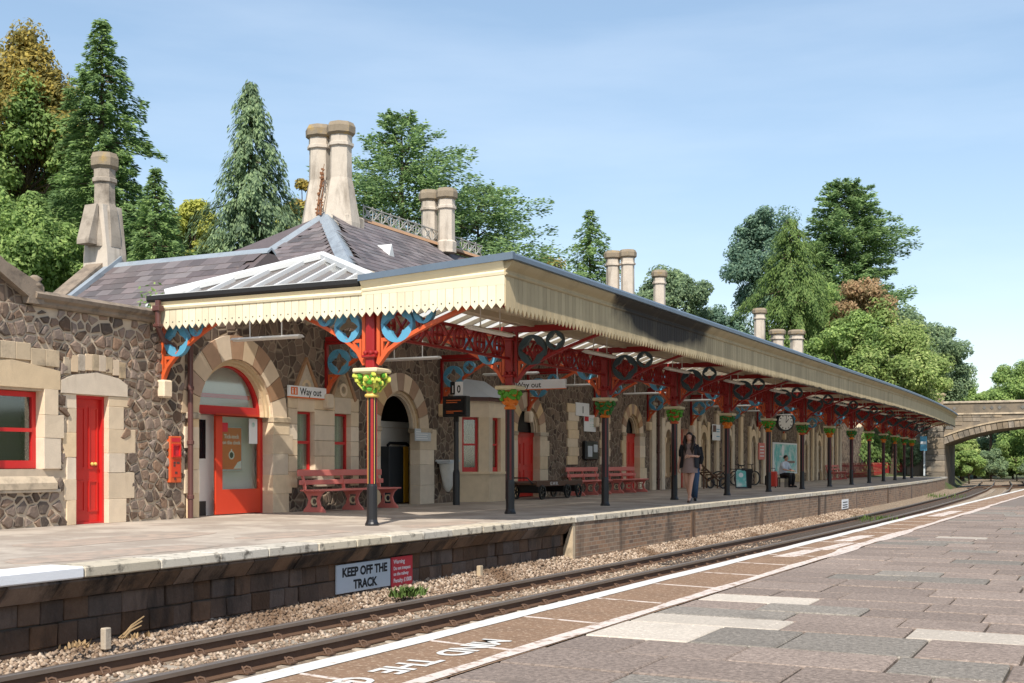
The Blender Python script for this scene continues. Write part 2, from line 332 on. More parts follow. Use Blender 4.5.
    def blob(s,c,r,seed=0,n=6,m=4):
        rx,ry,rz=r if isinstance(r,(tuple,list)) else (r,r,r); rd=random.Random(seed); vs=[];
        for i in range(m+1):
            th=math.pi*i/m
            for k in range(n):
                a=2*math.pi*k/n; q=1+rd.uniform(-.12,.12); vs.append((c[0]+rx*q*math.sin(th)*math.cos(a),c[1]+ry*q*math.sin(th)*math.sin(a),c[2]+rz*math.cos(th)))
        return s.add(vs,[(i*n+k,(i+1)*n+k,(i+1)*n+(k+1)%n,i*n+(k+1)%n) for i in range(m) for k in range(n)])
    def extrude_profile(s,prof,path):
        # prof: list of (out,z); path: list of ((x,y),(nx,ny)) : point and outward direction
        n=len(prof); vs=[(x+o*nx,y+o*ny,z) for (x,y),(nx,ny) in path for o,z in prof]
        fs=[(i*n+k,(i+1)*n+k,(i+1)*n+k+1,i*n+k+1) for i in range(len(path)-1) for k in range(n-1)]
        m=len(path)-1; fs+=[tuple(range(n)),tuple(m*n+k for k in range(n))[::-1]]
        return s.add(vs,fs)
    def mesh(s,name,m,off=(0,0,0),smooth=False):
        me=bpy.data.meshes.new(name); ox,oy,oz=off
        me.from_pydata([(x-ox,y-oy,z-oz) for x,y,z in s.v],[],s.f); me.validate()
        bm=bmesh.new(); bm.from_mesh(me); bmesh.ops.recalc_face_normals(bm,faces=bm.faces); bm.to_mesh(me); bm.free()
        if m: me.materials.append(MATS[m])
        if smooth: me.polygons.foreach_set('use_smooth',[True]*len(me.polygons))
        return me
    def build(s,name,m,parent=None,smooth=False):
        off=wm(parent).translation if parent else (0,0,0)
        o=bpy.data.objects.new(name,s.mesh(name,m,off,smooth)); COL.objects.link(o)
        if parent: o.parent=parent
        return o
def tag(o,label=None,cat=None,group=None,kind=None):
    for k,v in (('label',label),('category',cat),('group',group),('kind',kind)):
        if v: o[k]=v
    return o
def thing(name,loc,label,cat,group=None,rz=0):
    o=bpy.data.objects.new(name,None); COL.objects.link(o); o.location=loc; o.rotation_euler=(0,0,rz); o.empty_display_size=.2
    return tag(o,label,cat,group)
def put(name,me,parent,M):
    o=bpy.data.objects.new(name,me); COL.objects.link(o)
    if parent: o.parent=parent; o.matrix_basis=wm(parent).inverted()@M
    else: o.matrix_basis=M
    return o
def copy_tree(o,parent=None):
    c=o.copy(); COL.objects.link(c); c.parent=parent
    for ch in o.children: copy_tree(ch,c)
    return c
def text(s,size,m,M,parent=None,name='lettering',sx=1,align='LEFT',ext=.001,bold=0):
    cu=bpy.data.curves.new('t','FONT'); cu.body=s; cu.size=size; cu.extrude=ext; cu.align_x=align; cu.resolution_u=3; cu.offset=bold; cu.space_line=.95
    ob=bpy.data.objects.new('t',cu); COL.objects.link(ob)
    me=bpy.data.meshes.new_from_object(ob.evaluated_get(bpy.context.evaluated_depsgraph_get())); bpy.data.objects.remove(ob); bpy.data.curves.remove(cu)
    me.materials.clear(); me.materials.append(MATS[m]); me.name=name
    return put(name,me,parent,M@Matrix.Diagonal((sx,1,1,1)))
def frame(o,ex,ey):
    ex=Vector(ex).normalized(); ey=Vector(ey).normalized(); ez=ex.cross(ey); M=Matrix((ex,ey,ez)).transposed().to_4x4(); M.translation=Vector(o); return M
def WALLTEXT(x,y,z): return frame((x,y,z),(0,1,0),(0,0,1))     # text on a wall that faces the track (+X): reads along +Y
def ENDTEXT(x,y,z): return frame((x,y,z),(1,0,0),(0,0,1))      # text that faces the camera end (-Y): reads along +X
def interp(tab,y):
    for (a,b),(c,d) in zip(tab,tab[1:]):
        if y<=c or (c,d)==tab[-1]: return b+(d-b)*(y-a)/(c-a)
def off(y): return -1.1*(max(0,y-48)/34)**2          # the station bends gently away to the left
def rail_x(y): return interp([(-30,-9.5),(0,-8.75),(11.4,-8.43),(21.4,-8.15),(30,-7.97),(38.9,-7.87),(52,-7.93),(69,-8.25),(86,-8.95),(103,-9.97),(125,-11.7),(160,-15)],y)
def redge(y): return interp([(-30,-4.0),(0,-3.75),(10,-3.66),(33,-3.43),(50,-3.2),(62,-3.1)],y)
def circ(cx,cy,r,n=24,a0=0): return [(cx+r*math.cos(a0+2*math.pi*k/n),cy+r*math.sin(a0+2*math.pi*k/n)) for k in range(n)]
def star(cx,cy,r0,r1,n=24): return [(cx+(r0 if k%6==0 else r0+(r1-r0)*(1-abs((k%6)-3)/3.)**.7)*math.cos(2*math.pi*k/n),cy+(r0 if k%6==0 else r0+(r1-r0)*(1-abs((k%6)-3)/3.)**.7)*math.sin(2*math.pi*k/n)) for k in range(n)]
WX=-15.3      # plane of the station's front wall
CX=-10.82     # row of columns
VX=-8.28      # canopy edge over the track
EY=16.25      # near end of the canopy
COLS=[16.48+4.99*k for k in range(14)]
# ================================================================ SETTING
# ground: one sheet to the horizon; low in the track corridor, level with the platforms behind them, rising into wooded banks
def gz(x,y):
    c=rail_x(max(-30,min(160,y)))+1.5
    d=abs(x-c)
    z=-1.2
    if x<c: z+= 1.12*min(1,max(0,(d-3.4)/.6))
    else: z+=1.0*min(1,max(0,(d-5.)/2))
    if y>82:
        k=min(1,(y-82)/25.)
        if x<c: z+=k*min(7,max(0,(d-6.5)*.8))
        else: z+=k*min(8,max(0,(d-6.)*.85))
    if x<-34: z+=min(6,(-34-x)*.06)
    return z
b=B(); xs=[-1500,-600,-250,-120,-80,-60,-48,-40,-34,-30,-27,-24,-21,-19,-17.5,-16,-14.7,-13.9,-13.2,-12.6,-12,-11.4,-10.8,-10.2,-9.7,-9.3,-8,-6,-4,-2,0,2,4,6,8,11,15,20,30,50,100,250,600,1500]
ys=[-1500,-500,-150,-60,-30,-10,0,10,20,30,40,50,60,70,80,86,92,98,104,110,118,126,135,150,170,200,250,400,800,1600]
b.add([(x,y,gz(x,y)) for y in ys for x in xs],[(j*len(xs)+i,j*len(xs)+i+1,(j+1)*len(xs)+i+1,(j+1)*len(xs)+i) for j in range(len(ys)-1) for i in range(len(xs)-1)])
tag(b.build('ground','ground_soil',smooth=True),'dark soil and rough grass ground around the station','ground',kind='structure')
# ---- left platform
def ribbon(fx0,fx1,ys,z,z1=None):
    b=B()
    for y in ys: b.add([(fx0(y),y,z),(fx1(y),y,z if z1 is None else z1)],[])
    n=len(ys); b.f=[(2*i,2*i+1,2*i+3,2*i+2) for i in range(n-1)]; return b
PE=-9.0
YS=[-6+2*i for i in range(28)]+[50+1.5*i for i in range(27)]
lp=ribbon(lambda y:WX-1.6+off(y)*.0,lambda y:PE-.44+off(y),YS,0).build('left_platform','platform_asphalt')
tag(lp,'grey tarmac platform in front of the stone station building','platform',kind='structure')
# a solid body under the surface
b=ribbon(lambda y:PE-.5+off(y),lambda y:PE-.5+off(y),YS,-.02,-1.2); b.build('platform_core','wall_block',lp)
# patches of pale concrete and worn tarmac with shapes of their own
rd=random.Random(3)
for (cx,cy,rx,ry) in ((-10.1,10.2,.42,1.5),(-10.4,13.9,.35,1.2),(-11.9,12.0,.5,1.6),(-10.0,17.3,.3,1.1)):
    poly=[(cx+rx*rd.uniform(.8,1.1)*(1 if abs(math.cos(a))>.5 else .9)*math.copysign(abs(math.cos(a))**.5,math.cos(a)),cy+ry*rd.uniform(.85,1.1)*math.copysign(abs(math.sin(a))**.5,math.sin(a))) for a in [k*math.pi/9 for k in range(18)]]
    B().prism(poly,'xy',.001,.004).build('concrete_patch','platform_patch',lp)
# coping stones along the edge
meshes=[]
y=4.0; i=0; rd=random.Random(5)
while y<20.6:
    L=rd.uniform(.82,1.05) if y>7 else .9
    painted = y<8.1
    if 8.1<y<9.3: L=1.05
    b=B().cbox(PE-.46,PE+rd.uniform(-.008,.006),y+.004,y+L-.004,-.1,.012+rd.uniform(-.003,.003),.014)
    b.build('coping_stone','coping_painted' if painted else 'coping_stone',lp); y+=L
y1=y
while y<88:
    L=1.25; b=B(); o0,o1=off(y),off(y+L)
    b.add([(PE-.46+o0,y+.004,-.09),(PE+o0,y+.004,-.09),(PE+o0,y+.004,.01),(PE-.46+o0,y+.004,.01),(PE-.46+o1,y+L-.004,-.09),(PE+o1,y+L-.004,-.09),(PE+o1,y+L-.004,.01),(PE-.46+o1,y+L-.004,.01)],[(0,1,2,3),(4,7,6,5),(0,4,5,1),(1,5,6,2),(2,6,7,3),(3,7,4,0)])
    b.build('coping_stone','coping_stone',lp); y+=L
# near wall: oversailing sloped course and two courses of dark blocks
rd=random.Random(11); y=4.2
while y<20.45:
    L=min(rd.uniform(.3,.62),20.5-y); a=rd.uniform(-.012,.012); g=.007
    B().prism([(PE-.05+a,-.102),(PE-.03+a,-.13),(PE-.17+a,-.30),(PE-.45,-.30),(PE-.45,-.102)],'xz',y+g,y+L-g).build('corbel_block','corbel_stone',lp); y+=L
for r,(z0,z1) in enumerate(((-.53,-.305),(-.76,-.537),(-1.0,-.767))):
    y=4.2+.2*r
    while y<20.4:
        L=min(rd.uniform(.24,.46),20.5-y); a=rd.uniform(-.014,.014); y2=y+L
        B().cbox(PE-.5,PE-.235+a,y+.003,y2-.003,z0+.002,z1-.002,.01,.007).build('wall_block','wall_block',lp); y=y2
B().box(PE-.52,PE-.262,4.0,20.5,-1.2,-.1).build('wall_mortar','slab_joint',lp)
# pale raking end stone where the brick wall starts, then the brick wall
b=B().prism([(PE-.03,-.1),(PE-.03,-1.1),(PE-.24,-1.1),(PE-.24,-.62),(PE-.06,-.1)],'xz',20.5,20.62); b.build('end_stone','limestone_weathered',lp)
yy=[20.62]+[24+2*i for i in range(32)]; b=B()
for y in yy: b.add([(PE-.025+off(y),y,-.092),(PE-.025+off(y),y,-1.2)],[])
b.f=[(2*i,2*i+1,2*i+3,2*i+2) for i in range(len(yy)-1)]; b.build('brick_wall','platform_brick',lp)
for y in (27.4,33.6,41.,47.5,55.,63.):
    B().cbox(PE-.2+off(y),PE-.012+off(y),y,y+.34,-1.1,-.094,.01).build('wall_pier','corbel_stone',lp)
# ---- right platform
RY=[-8+2*i for i in range(36)]
rp=ribbon(lambda y:redge(y)+.02,lambda y:14,RY,-.03).build('right_platform','slab_joint'); tag(rp,'paved platform with white edge line in the foreground','platform',kind='structure')
b=ribbon(lambda y:redge(y)+.02,lambda y:redge(y)+.02,RY,-.03,-1.2); b.build('platform_face','wall_block',rp)
ribbon(lambda y:redge(y),lambda y:redge(y)+.84,RY,0).build('edge_strip','edge_asphalt',rp)
ribbon(lambda y:redge(y),lambda y:redge(y)-.0005,RY,0,-.14).build('edge_nose','edge_asphalt',rp)
def wob(y): return .006*math.sin(y*2.3)+.004*math.sin(y*7.1)
fine=[-6+.5*i for i in range(132)]
ribbon(lambda y:redge(y)+.012+wob(y),lambda y:redge(y)+.155+wob(y+3),fine,.004).build('edge_line','paint_white',rp)
ribbon(lambda y:redge(y)+.73+wob(y+1)*2-(.05 if 14<y<19 else 0),lambda y:redge(y)+.83+wob(y+5)+(.05 if 13<y<15 or 16<y<19 or 25<y<30 else 0),fine,.004).build('safety_line','paint_worn',rp)
y=2.3
while y<45:
    x=redge(y); B().prism([(x+.16,y+.02),(x+.16,y+.05),(x+.74,y-.05),(x+.74,y-.085)],'xy',.001,.0042).build('joint_line','paint_worn',rp); y+=1.22
# worn white patches left of the safety line further along
for (ya,yb,xa,xb) in ((13.0,14.3,.28,.5),(14.2,15.6,.42,.6),(15.9,17.4,.3,.52),(24.,27.,.3,.55)):
    B().prism([(redge(ya)+xa,ya),(redge(ya)+xb,ya+.1),(redge(yb)+xb+.03,yb),(redge(yb)+xa+.06,yb-.15)],'xy',.001,.0044).build('worn_patch','paint_worn',rp)
# words painted on the edge strip, read by people stepping off a train
for s,yy in (('MIND',6.2),('THE',5.42),('GAP',4.82)):
    text(s,.25,'paint_white',frame((redge(5.5)+.42,yy,.0042),(0,-1,0),(1,0,0)),rp,'painted_word',sx=1.0,ext=.0005,bold=.006)
# paving slabs
rd=random.Random(21); shapes={}
def slab(x0,x1,y0,y1,m):
    B().cbox(x0+.007,x1-.007,y0+.012,y1-.012,-.05,rd.uniform(-.003,.004),.008).build('paving_slab',m,rp)
cream=[(-2.86,-2.2,6.62,7.33),(-2.9,-1.86,7.36,7.78),(-2.86,-2.0,8.72,9.16),(-1.12,-.3,7.34,7.8)]
rows=[]; y=1.2
yr=[1.2,1.9,2.55,3.2,3.85,4.45,5.0,5.52,6.08,6.62,7.34,7.8,8.26,8.72,9.2]
while yr[-1]<40: yr.append(yr[-1]+rd.uniform(.46,.62))
cnt=0
for a,bb in zip(yr,yr[1:]):
    x=redge(a)+.842; k=0; stag=rd.uniform(.35,.95)
    spec=[c for c in cream if abs(c[2]-a)<.1]
    xend=.9 if a<14 else .3
    while x<xend:
        L=stag if k==0 else rd.uniform(.5,.82); m='slab_cream' if rd.random()<.06 and a>11 else ('slab_grey' if rd.random()<.2 else 'slab_brown')
        for c in spec:
            if x<c[0]+.12 and k==0 and c[0]<-2.5: L=c[1]-x; m='slab_cream'
            elif x+L>c[0]-.25 and x<c[0] and c[0]>-2: L=c[0]-x
            elif abs(x-c[0])<.01: L=c[1]-x; m='slab_cream'
        slab(x,x+L,a,bb,m); x+=L; k+=1; cnt+=1
        if cnt>298: break
    if cnt>298: break
    slabend=bb
b=B().add([(redge(slabend)+.842,slabend,-.002),(14,slabend,-.002),(14,62,-.002),(redge(62)+.842,62,-.002)],[(0,1,2,3)]); b.build('far_paving','right_base',rp)
B().add([(.9,-8,-.004),(14,-8,-.004),(14,slabend,-.004),(.9,slabend,-.004)],[(0,1,2,3)]).build('side_paving','right_base',rp)
B().add([(redge(0)+.842,-8,-.002),(.9,-8,-.002),(.9,1.2,-.002),(redge(0)+.842,1.2,-.002)],[(0,1,2,3)]).build('side_paving','right_base',rp)
# ---- track bed, ballast, rails
TZ=-.8
ty=[-20+2*i for i in range(92)]
b=B()
for y in ty:
    c=rail_x(y); b.add([(min(c-.95,PE-.2+off(y)) if y<88 else c-2.2,y,-.74 if y<88 else -1.1),(c-.42,y,TZ-.17),(c,y,TZ-.15),(c+1.13,y,TZ-.15),(c+1.5,y,TZ-.2),(c+5.2,y,TZ-.2)],[])
n=6; b.f=[(j*n+i,j*n+i+1,(j+1)*n+i+1,(j+1)*n+i) for j in range(len(ty)-1) for i in range(n-1)]
tag(b.build('track_bed','ballast_bed'),'brown stone bed between the two platforms','track bed',kind='structure')
b=ribbon(lambda y:rail_x(y)+.1,lambda y:rail_x(y)+1.05,[22+2*i for i in range(40)],TZ-.135); 
tag(b.build('oily_bed','oily_ballast'),'dark oily bed between the rails','track bed',kind='structure')
def ballast(name,N,fx,y0,y1,zf,label,size=(.018,.042),seed=1):
    r=np.random.default_rng(seed); u=r.random(N); yy=y0+(y1-y0)*u**1.6
    base=np.array([[0,0,1],[1,0,.1],[.3,.95,-.1],[-.8,.6,.15],[-.8,-.6,-.1],[.3,-.95,.1],[0,0,-1]])
    fc=np.array([[0,1,2],[0,2,3],[0,3,4],[0,4,5],[0,5,1],[6,2,1],[6,3,2],[6,4,3],[6,5,4],[6,1,5]])
    xr=np.array([fx(y) for y in yy]); x=xr[:,0]+(xr[:,1]-xr[:,0])*r.random(N); z=np.array([zf(a,bq) for a,bq in zip(x,yy)])
    s=r.uniform(size[0],size[1],(N,1,1))*np.array([1,1,.75])*r.uniform(.7,1.3,(N,7,1))
    a=r.uniform(0,6.28,N); q=base[None]*s; tilt=r.normal(0,.5,N)
    ca,sa=np.cos(a)[:,None],np.sin(a)[:,None]; X=q[...,0]*ca-q[...,1]*sa; Y=q[...,0]*sa+q[...,1]*ca; Z=q[...,2]+X*tilt[:,None]*.5
    V=np.stack([X+x[:,None],Y+yy[:,None],Z+z[:,None]],-1).reshape(-1,3); Fm=(fc[None]+7*np.arange(N)[:,None,None]).reshape(-1,3)
    me=bpy.data.meshes.new(name); me.vertices.add(len(V)); me.vertices.foreach_set('co',V.ravel()); me.loops.add(Fm.size); me.loops.foreach_set('vertex_index',Fm.ravel())
    me.polygons.add(len(Fm)); me.polygons.foreach_set('loop_start',np.arange(0,Fm.size,3)); me.update(calc_edges=True); me.materials.append(MATS['ballast_stones'])
    o=bpy.data.objects.new(name,me); COL.objects.link(o); return tag(o,label,'ballast',kind='stuff')
def zb(x,y):
    c=rail_x(y)
    a=min(c-.95,PE-.2+off(y)); t=min(1,max(0,(x-a)/(c-.42-a)))
    return (-.74-.23*t if x<c-.42 else TZ-.16)+random.uniform(0,.028)
ballast('shoulder_ballast',34000,lambda y:(PE-.28+off(y),rail_x(y)-.1),5.5,48,zb,'pale crushed stone ballast piled against the platform wall',seed=1)
ballast('track_ballast',4800,lambda y:(rail_x(y)+.12,rail_x(y)+.98),5.5,30,zb,'grey brown ballast stones between the rails of the left track',seed=2,size=(.015,.036))
ballast('middle_ballast',13000,lambda y:(rail_x(y)+1.22,rail_x(y)+2.3),5,40,lambda x,y:TZ-.19,'rusty ballast stones between the two tracks',seed=3)
tr=thing('railway_track',(rail_x(15)+.56,15,TZ-.15),'rusty railway track running beside the stone left platform','railway track')
def railpath(o,z,prof,ys):
    b=B(); n=len(prof)
    for y in ys: b.add([(rail_x(y)+o+a,y,z+h) for a,h in prof],[])
    b.f=[(i*n+k,(i+1)*n+k,(i+1)*n+(k+1)%n,i*n+(k+1)%n) for i in range(len(ys)-1) for k in range(n)]; return b
foot=[(-.07,-.15),(.07,-.15),(.07,-.135),(.012,-.12),(.012,-.045),(-.012,-.045),(-.012,-.12),(-.07,-.135)]
head=[(-.036,-.046),(.036,-.046),(.036,-.008),(.028,0),(-.028,0),(-.036,-.008)]
rys=[-20+1.0*i for i in range(150)]
def track(parent,o):
    for q in (0,1.13):
        r=railpath(o+q,TZ,foot,rys).build('rail','rail_rust',parent); railpath(o+q,TZ,head,rys).build('rail_head','rail_head' ,r)
track(tr,0)
y=5.2; sl=B().cbox(-1.0,1.0,-.115,.115,-.14,0,.02).mesh('sleeper','sleeper')
clip=B().tube([(-.05,-.05,0),(-.03,-.05,.035),(0,-.03,.045),(.02,0,.03),(0,.03,.05),(-.03,.05,.035),(-.05,.05,0)],.011,6).box(-.09,.05,-.055,.055,-.012,.006).mesh('rail_clip','rail_rust')
rest=B(); kk=0
while y<95:
    c=rail_x(y)+.565; ang=math.atan2(rail_x(y+.5)-rail_x(y-.5),1)
    if y<42:
        s=put('sleeper',sl,tr,Matrix.Translation((c,y,TZ-.148))@Matrix.Rotation(-ang,4,'Z'))
        if y<26:
            for q,fl in ((.1,1),(1.03,-1),(-.1,-1),(1.23,1)): put('rail_clip',clip,s,Matrix.Translation((rail_x(y)+q,y,TZ-.125))@(Matrix.Rotation(math.pi,4,'Z') if fl>0 else Matrix()))
    else: rest.box(c-1,c+1,y-.11,y+.11,TZ-.28,TZ-.148)
    y+=.62
tag(rest.build('far_sleepers','sleeper',tr),kind='stuff')
tr2=thing('railway_track',(rail_x(15)+3.6,15,TZ-.15),'second rusty track, mostly hidden behind the foreground platform edge','railway track')
track(tr2,2.55)
y=0
b=B()
while y<95:
    c=rail_x(y)+2.55+.565; b.box(c-.95,c+.95,y-.11,y+.11,TZ-.28,TZ-.148); y+=.62
tag(b.build('far_sleepers','sleeper',tr2),kind='stuff')
# crossing rails of the junction beyond the bridge approach
j=thing('railway_junction',(-6,108,TZ-.15),'curving junction rails beyond the far end of the platforms','railway track')
for k,(x0,x1) in enumerate(((-9.6,6.),(-8.5,8.),(-7.,10.))):
    pts=[(x0+(x1-x0)*(t/12.)**1.7,92+4.2*t,TZ-.05) for t in range(13)]; B().tube(pts,.05,6).build('rail','rail_rust',j)
# weeds
def tuft(name,loc,N,h,m,label,cat='plant',spread=.12,lean=.5):
    rd=random.Random(sum(map(ord,name+label))%999); b=B()
    for i in range(N):
        a=rd.uniform(0,6.28); d=rd.uniform(0,spread); x,y=loc[0]+d*math.cos(a),loc[1]+d*math.sin(a)*1.6; hh=h*rd.uniform(.5,1.1); l=rd.uniform(.1,lean)*hh; w=.012
        a2=rd.uniform(0,6.28); tx,tyy=x+l*math.cos(a2),y+l*math.sin(a2)
        b.add([(x-w*math.sin(a2),y+w*math.cos(a2),loc[2]),(x+w*math.sin(a2),y-w*math.cos(a2),loc[2]),((x+tx)/2+w*math.sin(a2),(y+tyy)/2-w*math.cos(a2),loc[2]+hh*.65),((x+tx)/2-w*math.sin(a2),(y+tyy)/2+w*math.cos(a2),loc[2]+hh*.65),(tx,tyy,loc[2]+hh)],[(0,1,2,3),(3,2,4)])
    return tag(b.build(name,m),label,cat)
tuft('green_weed',(-8.8,14.3,-.82),200,.13,'grass','bright green weed growing in the ballast below the red warning sign',spread=.22,lean=1.3)
tuft('dry_weed',(-9.0,8.55,-.76),30,.06,'dry_weed','small brown dry weed in the ballast beside the dark wall',spread=.15,lean=1.2)['kind']='stuff'
tuft('dry_weed',(-8.95,9.25,-.76),20,.07,'dry_weed','dry grass tuft next to the broken twigs by the wall',spread=.13,lean=1.)['kind']='stuff'
tuft('trackside_weed',(-7.2,42.,-.95),150,.2,'grass','clump of green weeds between the rails far along the track',spread=.9,lean=.8)['kind']='stuff'
tuft('trackside_weed',(-9.2,70.,-.95),220,.28,'grass','green weeds growing at the foot of the far platform wall',spread=1.8,lean=.8)['kind']='stuff'
b=B()
for k,(dx,dy,dz) in enumerate(((.06,.26,.15),(.03,.32,.19),(.09,.22,.11))):
    b.tube([(-9.06+.03*k,9.15,-.76),(-9.06+dx*.5,9.15+dy*.5,-.76+dz*.6),(-9.06+dx,9.15+dy,-.76+dz)],[.013,.01,.006],5)
tag(b.build('fallen_twig','dry_weed'),'pale broken twig leaning against the dark platform wall','twig')
B().cbox(-9.1,-9.03,8.93,9.02,-.85,-.63,.01).build('m','limestone_weathered')
tag(bpy.data.objects['m'],'short grey marker stone standing in ballast beside the twig','marker'); bpy.data.objects['m'].name='marker_stone'
B().cbox(-9.12,-9.05,16.9,17.0,-.85,-.62,.008).build('m','limestone_weathered')
tag(bpy.data.objects['m'],'thin pale marker peg in ballast right of the red sign','marker'); bpy.data.objects['m'].name='marker_peg'
# ---- signs on the platform wall
sg=thing('track_sign',(-9.2,13.84,-.72),'grey KEEP OFF THE TRACK sign on the platform wall','sign')
B().cbox(-9.235,-9.21,13.18,14.5,-.72,-.335,.004).build('panel','sign_grey',sg)
text('KEEP OFF THE',.165,'print_black',WALLTEXT(-9.2085,13.86,-.50),sg,sx=1.06,align='CENTER',bold=.007)
text('TRACK',.165,'print_black',WALLTEXT(-9.2085,13.86,-.675),sg,sx=1.06,align='CENTER',bold=.007)
sg=thing('warning_sign',(-9.2,14.8,-.75),'red trespass warning sign beside the grey track sign','sign')
B().cbox(-9.232,-9.208,14.53,15.1,-.75,-.325,.004).build('panel','sign_red',sg)
for k,(s,z) in enumerate((('Warning',-.42),('Do not trespass',-.51),('on the railway',-.59),('Penalty £1000',-.69))):
    text(s,.085 if k in(0,3) else .07,'print_white',WALLTEXT(-9.2065,14.58,z),sg,bold=.001)
sg=thing('wall_notice',(PE,45.3,-.75),'small white notice on the far brick platform wall','sign')
B().cbox(PE-.02,PE-.008,44.9,46.1,-.7,-.35,.004).build('panel','sign_white',sg)
for z in (-.45,-.55,-.63): B().box(PE-.0075,PE-.006,45.05,45.9,z-.02,z+.015).build('print_line','print_black',sg)
# ================================================================ BUILDINGS
def wall_sheet(X,Y0,Y1,zt,ops,z0=0):
    # a wall facing +X with openings (y0,y1,zb,zs,arch) ; arch True: semicircle above zs
    b=B(); y=Y0
    def q(a,c,za,zc):
        if c-a>1e-4 and zc-za>1e-4: b.add([(X,a,za),(X,c,za),(X,c,zc),(X,a,zc)],[(0,1,2,3)])
    for (a,c,zb,zs,arch) in sorted(ops):
        q(y,a,z0,zt); q(a,c,z0,zb)
        if arch:
            r=(c-a)/2; m=(a+c)/2; pts=[(X,m-r*math.cos(math.pi*k/14),zs+r*math.sin(math.pi*k/14)) for k in range(15)]
            b.add(pts+[(X,c,zt),(X,a,zt)],[tuple(range(17))])
        else: q(a,c,zs,zt)
        y=c
    q(y,Y1,z0,zt); return b
def reveal(X0,X1,op):
    a,c,zb,zs,arch=op; r=(c-a)/2; m=(a+c)/2
    out=[(a,zb)]+([(m-r*math.cos(math.pi*k/14),zs+r*math.sin(math.pi*k/14)) for k in range(15)] if arch else [(a,zs),(c,zs)])+[(c,zb)]
    b=B()
    for y,z in out: b.add([(X0,y,z),(X1,y,z)],[])
    b.f=[(2*i,2*i+1,2*i+3,2*i+2) for i in range(len(out)-1)]
    if zb>.05: n=len(out)-1; b.f.append((2*n,2*n+1,1,0))
    return b
def voronoi_stones(parent,x,dom,excl,sp,seed,depth=.035):
    rd=random.Random(seed); y0,y1,z0,z1=dom; pts=[]
    ny,nz=int((y1-y0)/sp),int((z1-z0)/(sp*.95))+1
    for i in range(-1,ny+2):
        for j in range(-1,nz+2):
            pts.append((y0+(i+.5+(.5 if j%2 else 0)+rd.uniform(-.42,.42))*sp,z0+(j+.5+rd.uniform(-.4,.4))*sp*.95))
    n=0; wt={p:rd.uniform(-.042,.042) for p in pts}
    for (py,pz) in pts:
        if not(y0<py<y1 and z0<pz<z1): continue
        if any(a<py<c and e<pz<f for a,c,e,f in excl): continue
        poly=[(y0,z0),(y1,z0),(y1,z1),(y0,z1)]
        for (qy,qz) in pts:
            dy,dz=qy-py,qz-pz; d2=dy*dy+dz*dz
            if d2<1e-9 or d2>(sp*2.6)**2: continue
            d=math.sqrt(d2); lim=d/2+(wt[(py,pz)]-wt[(qy,qz)])/2-rd.uniform(.011,.03); new=[]
            for i in range(len(poly)):
                a,bq=poly[i],poly[(i+1)%len(poly)]
                da=((a[0]-py)*dy+(a[1]-pz)*dz)/d-lim; db=((bq[0]-py)*dy+(bq[1]-pz)*dz)/d-lim
                if da<=0: new.append(a)
                if da*db<0: tt=da/(da-db); new.append((a[0]+(bq[0]-a[0])*tt,a[1]+(bq[1]-a[1])*tt))
            poly=new
            if len(poly)<3: break
        if len(poly)<3: continue
        c=(sum(p[0] for p in poly)/len(poly),sum(p[1] for p in poly)/len(poly)); k=len(poly); dd=depth*rd.uniform(.5,1.3); b=B()
        lv=[(1.0,-.03),(.97,dd*.65),(.78,dd)]; vs=[]
        for f,h in lv:
            for p in poly: vs.append((x+h+(rd.uniform(-.004,.004) if h>0 else 0),c[0]+(p[0]-c[0])*f,c[1]+(p[1]-c[1])*f))
        vs.append((x+dd*rd.uniform(.95,1.25),c[0],c[1])); fs=[]
        for l in (0,1):
            for i in range(k): fs.append((l*k+i,l*k+(i+1)%k,(l+1)*k+(i+1)%k,(l+1)*k+i))
        for i in range(k): fs.append((2*k+i,2*k+(i+1)%k,3*k))
        b.add(vs,fs).build('stone','rubble_stone',parent); n+=1
    return n
def sash(parent,X,y0,y1,z0,z1,curt=True,fw=.07,frame_m='frame_red'):
    w=B().ring([(y0,z0),(y1,z0),(y1,z1),(y0,z1)],[(y0+fw,z0+fw*1.5),(y1-fw,z0+fw*1.5),(y1-fw,z1-fw),(y0+fw,z1-fw)],'yz',X-.06,X).build('window_frame',frame_m,parent)
    zm=(z0+z1)/2; B().box(X-.05,X+.012,y0+fw,y1-fw,zm-.03,zm+.03).build('meeting_rail',frame_m,w)
    for a,c in ((z0+fw*1.5,zm-.03),(zm+.03,z1-fw)): B().box(X-.035,X-.03,y0+fw,y1-fw,a,c).build('pane','window_glass',w)
    if curt:
        b=B(); n=max(6,int((y1-y0)/.05))
        for s in (0,1):
            w2=(y1-y0)*.36; pts=[((y0+.02+w2*k/n) if s==0 else (y1-.02-w2*k/n),X-.14+.02*math.sin(k*1.9)) for k in range(n+1)]
            for (a,xa),(c,xc) in zip(pts,pts[1:]): b.add([(xa,a,z0+.04),(xc,c,z0+.04),(xc,c,z1),(xa,a,z1)],[(0,1,2,3)])
        b.build('curtain','curtain',w)
    return w
def quoins(parent,X,y0,y1,z0,z1,side,wid=(.26,.4),h=.32,proud=.035,m='limestone',seed=0):
    rd=random.Random(seed); z=z0; k=0
    while z<z1-.05:
        hh=min(h*rd.uniform(.85,1.2),z1-z); 
        if z1-z-hh<.12: hh=z1-z
        w=wid[k%2]*rd.uniform(.85,1.15)
        a,c=(y0-w,y0+.004) if side<0 else (y1-.004,y1+w)
        w+=0; B().cbox(X-.24,X+proud+rd.uniform(-.003,.003),a,c,z+.0015,z+hh-.0015,.005,.003).build('quoin',m,parent); z+=hh; k+=1
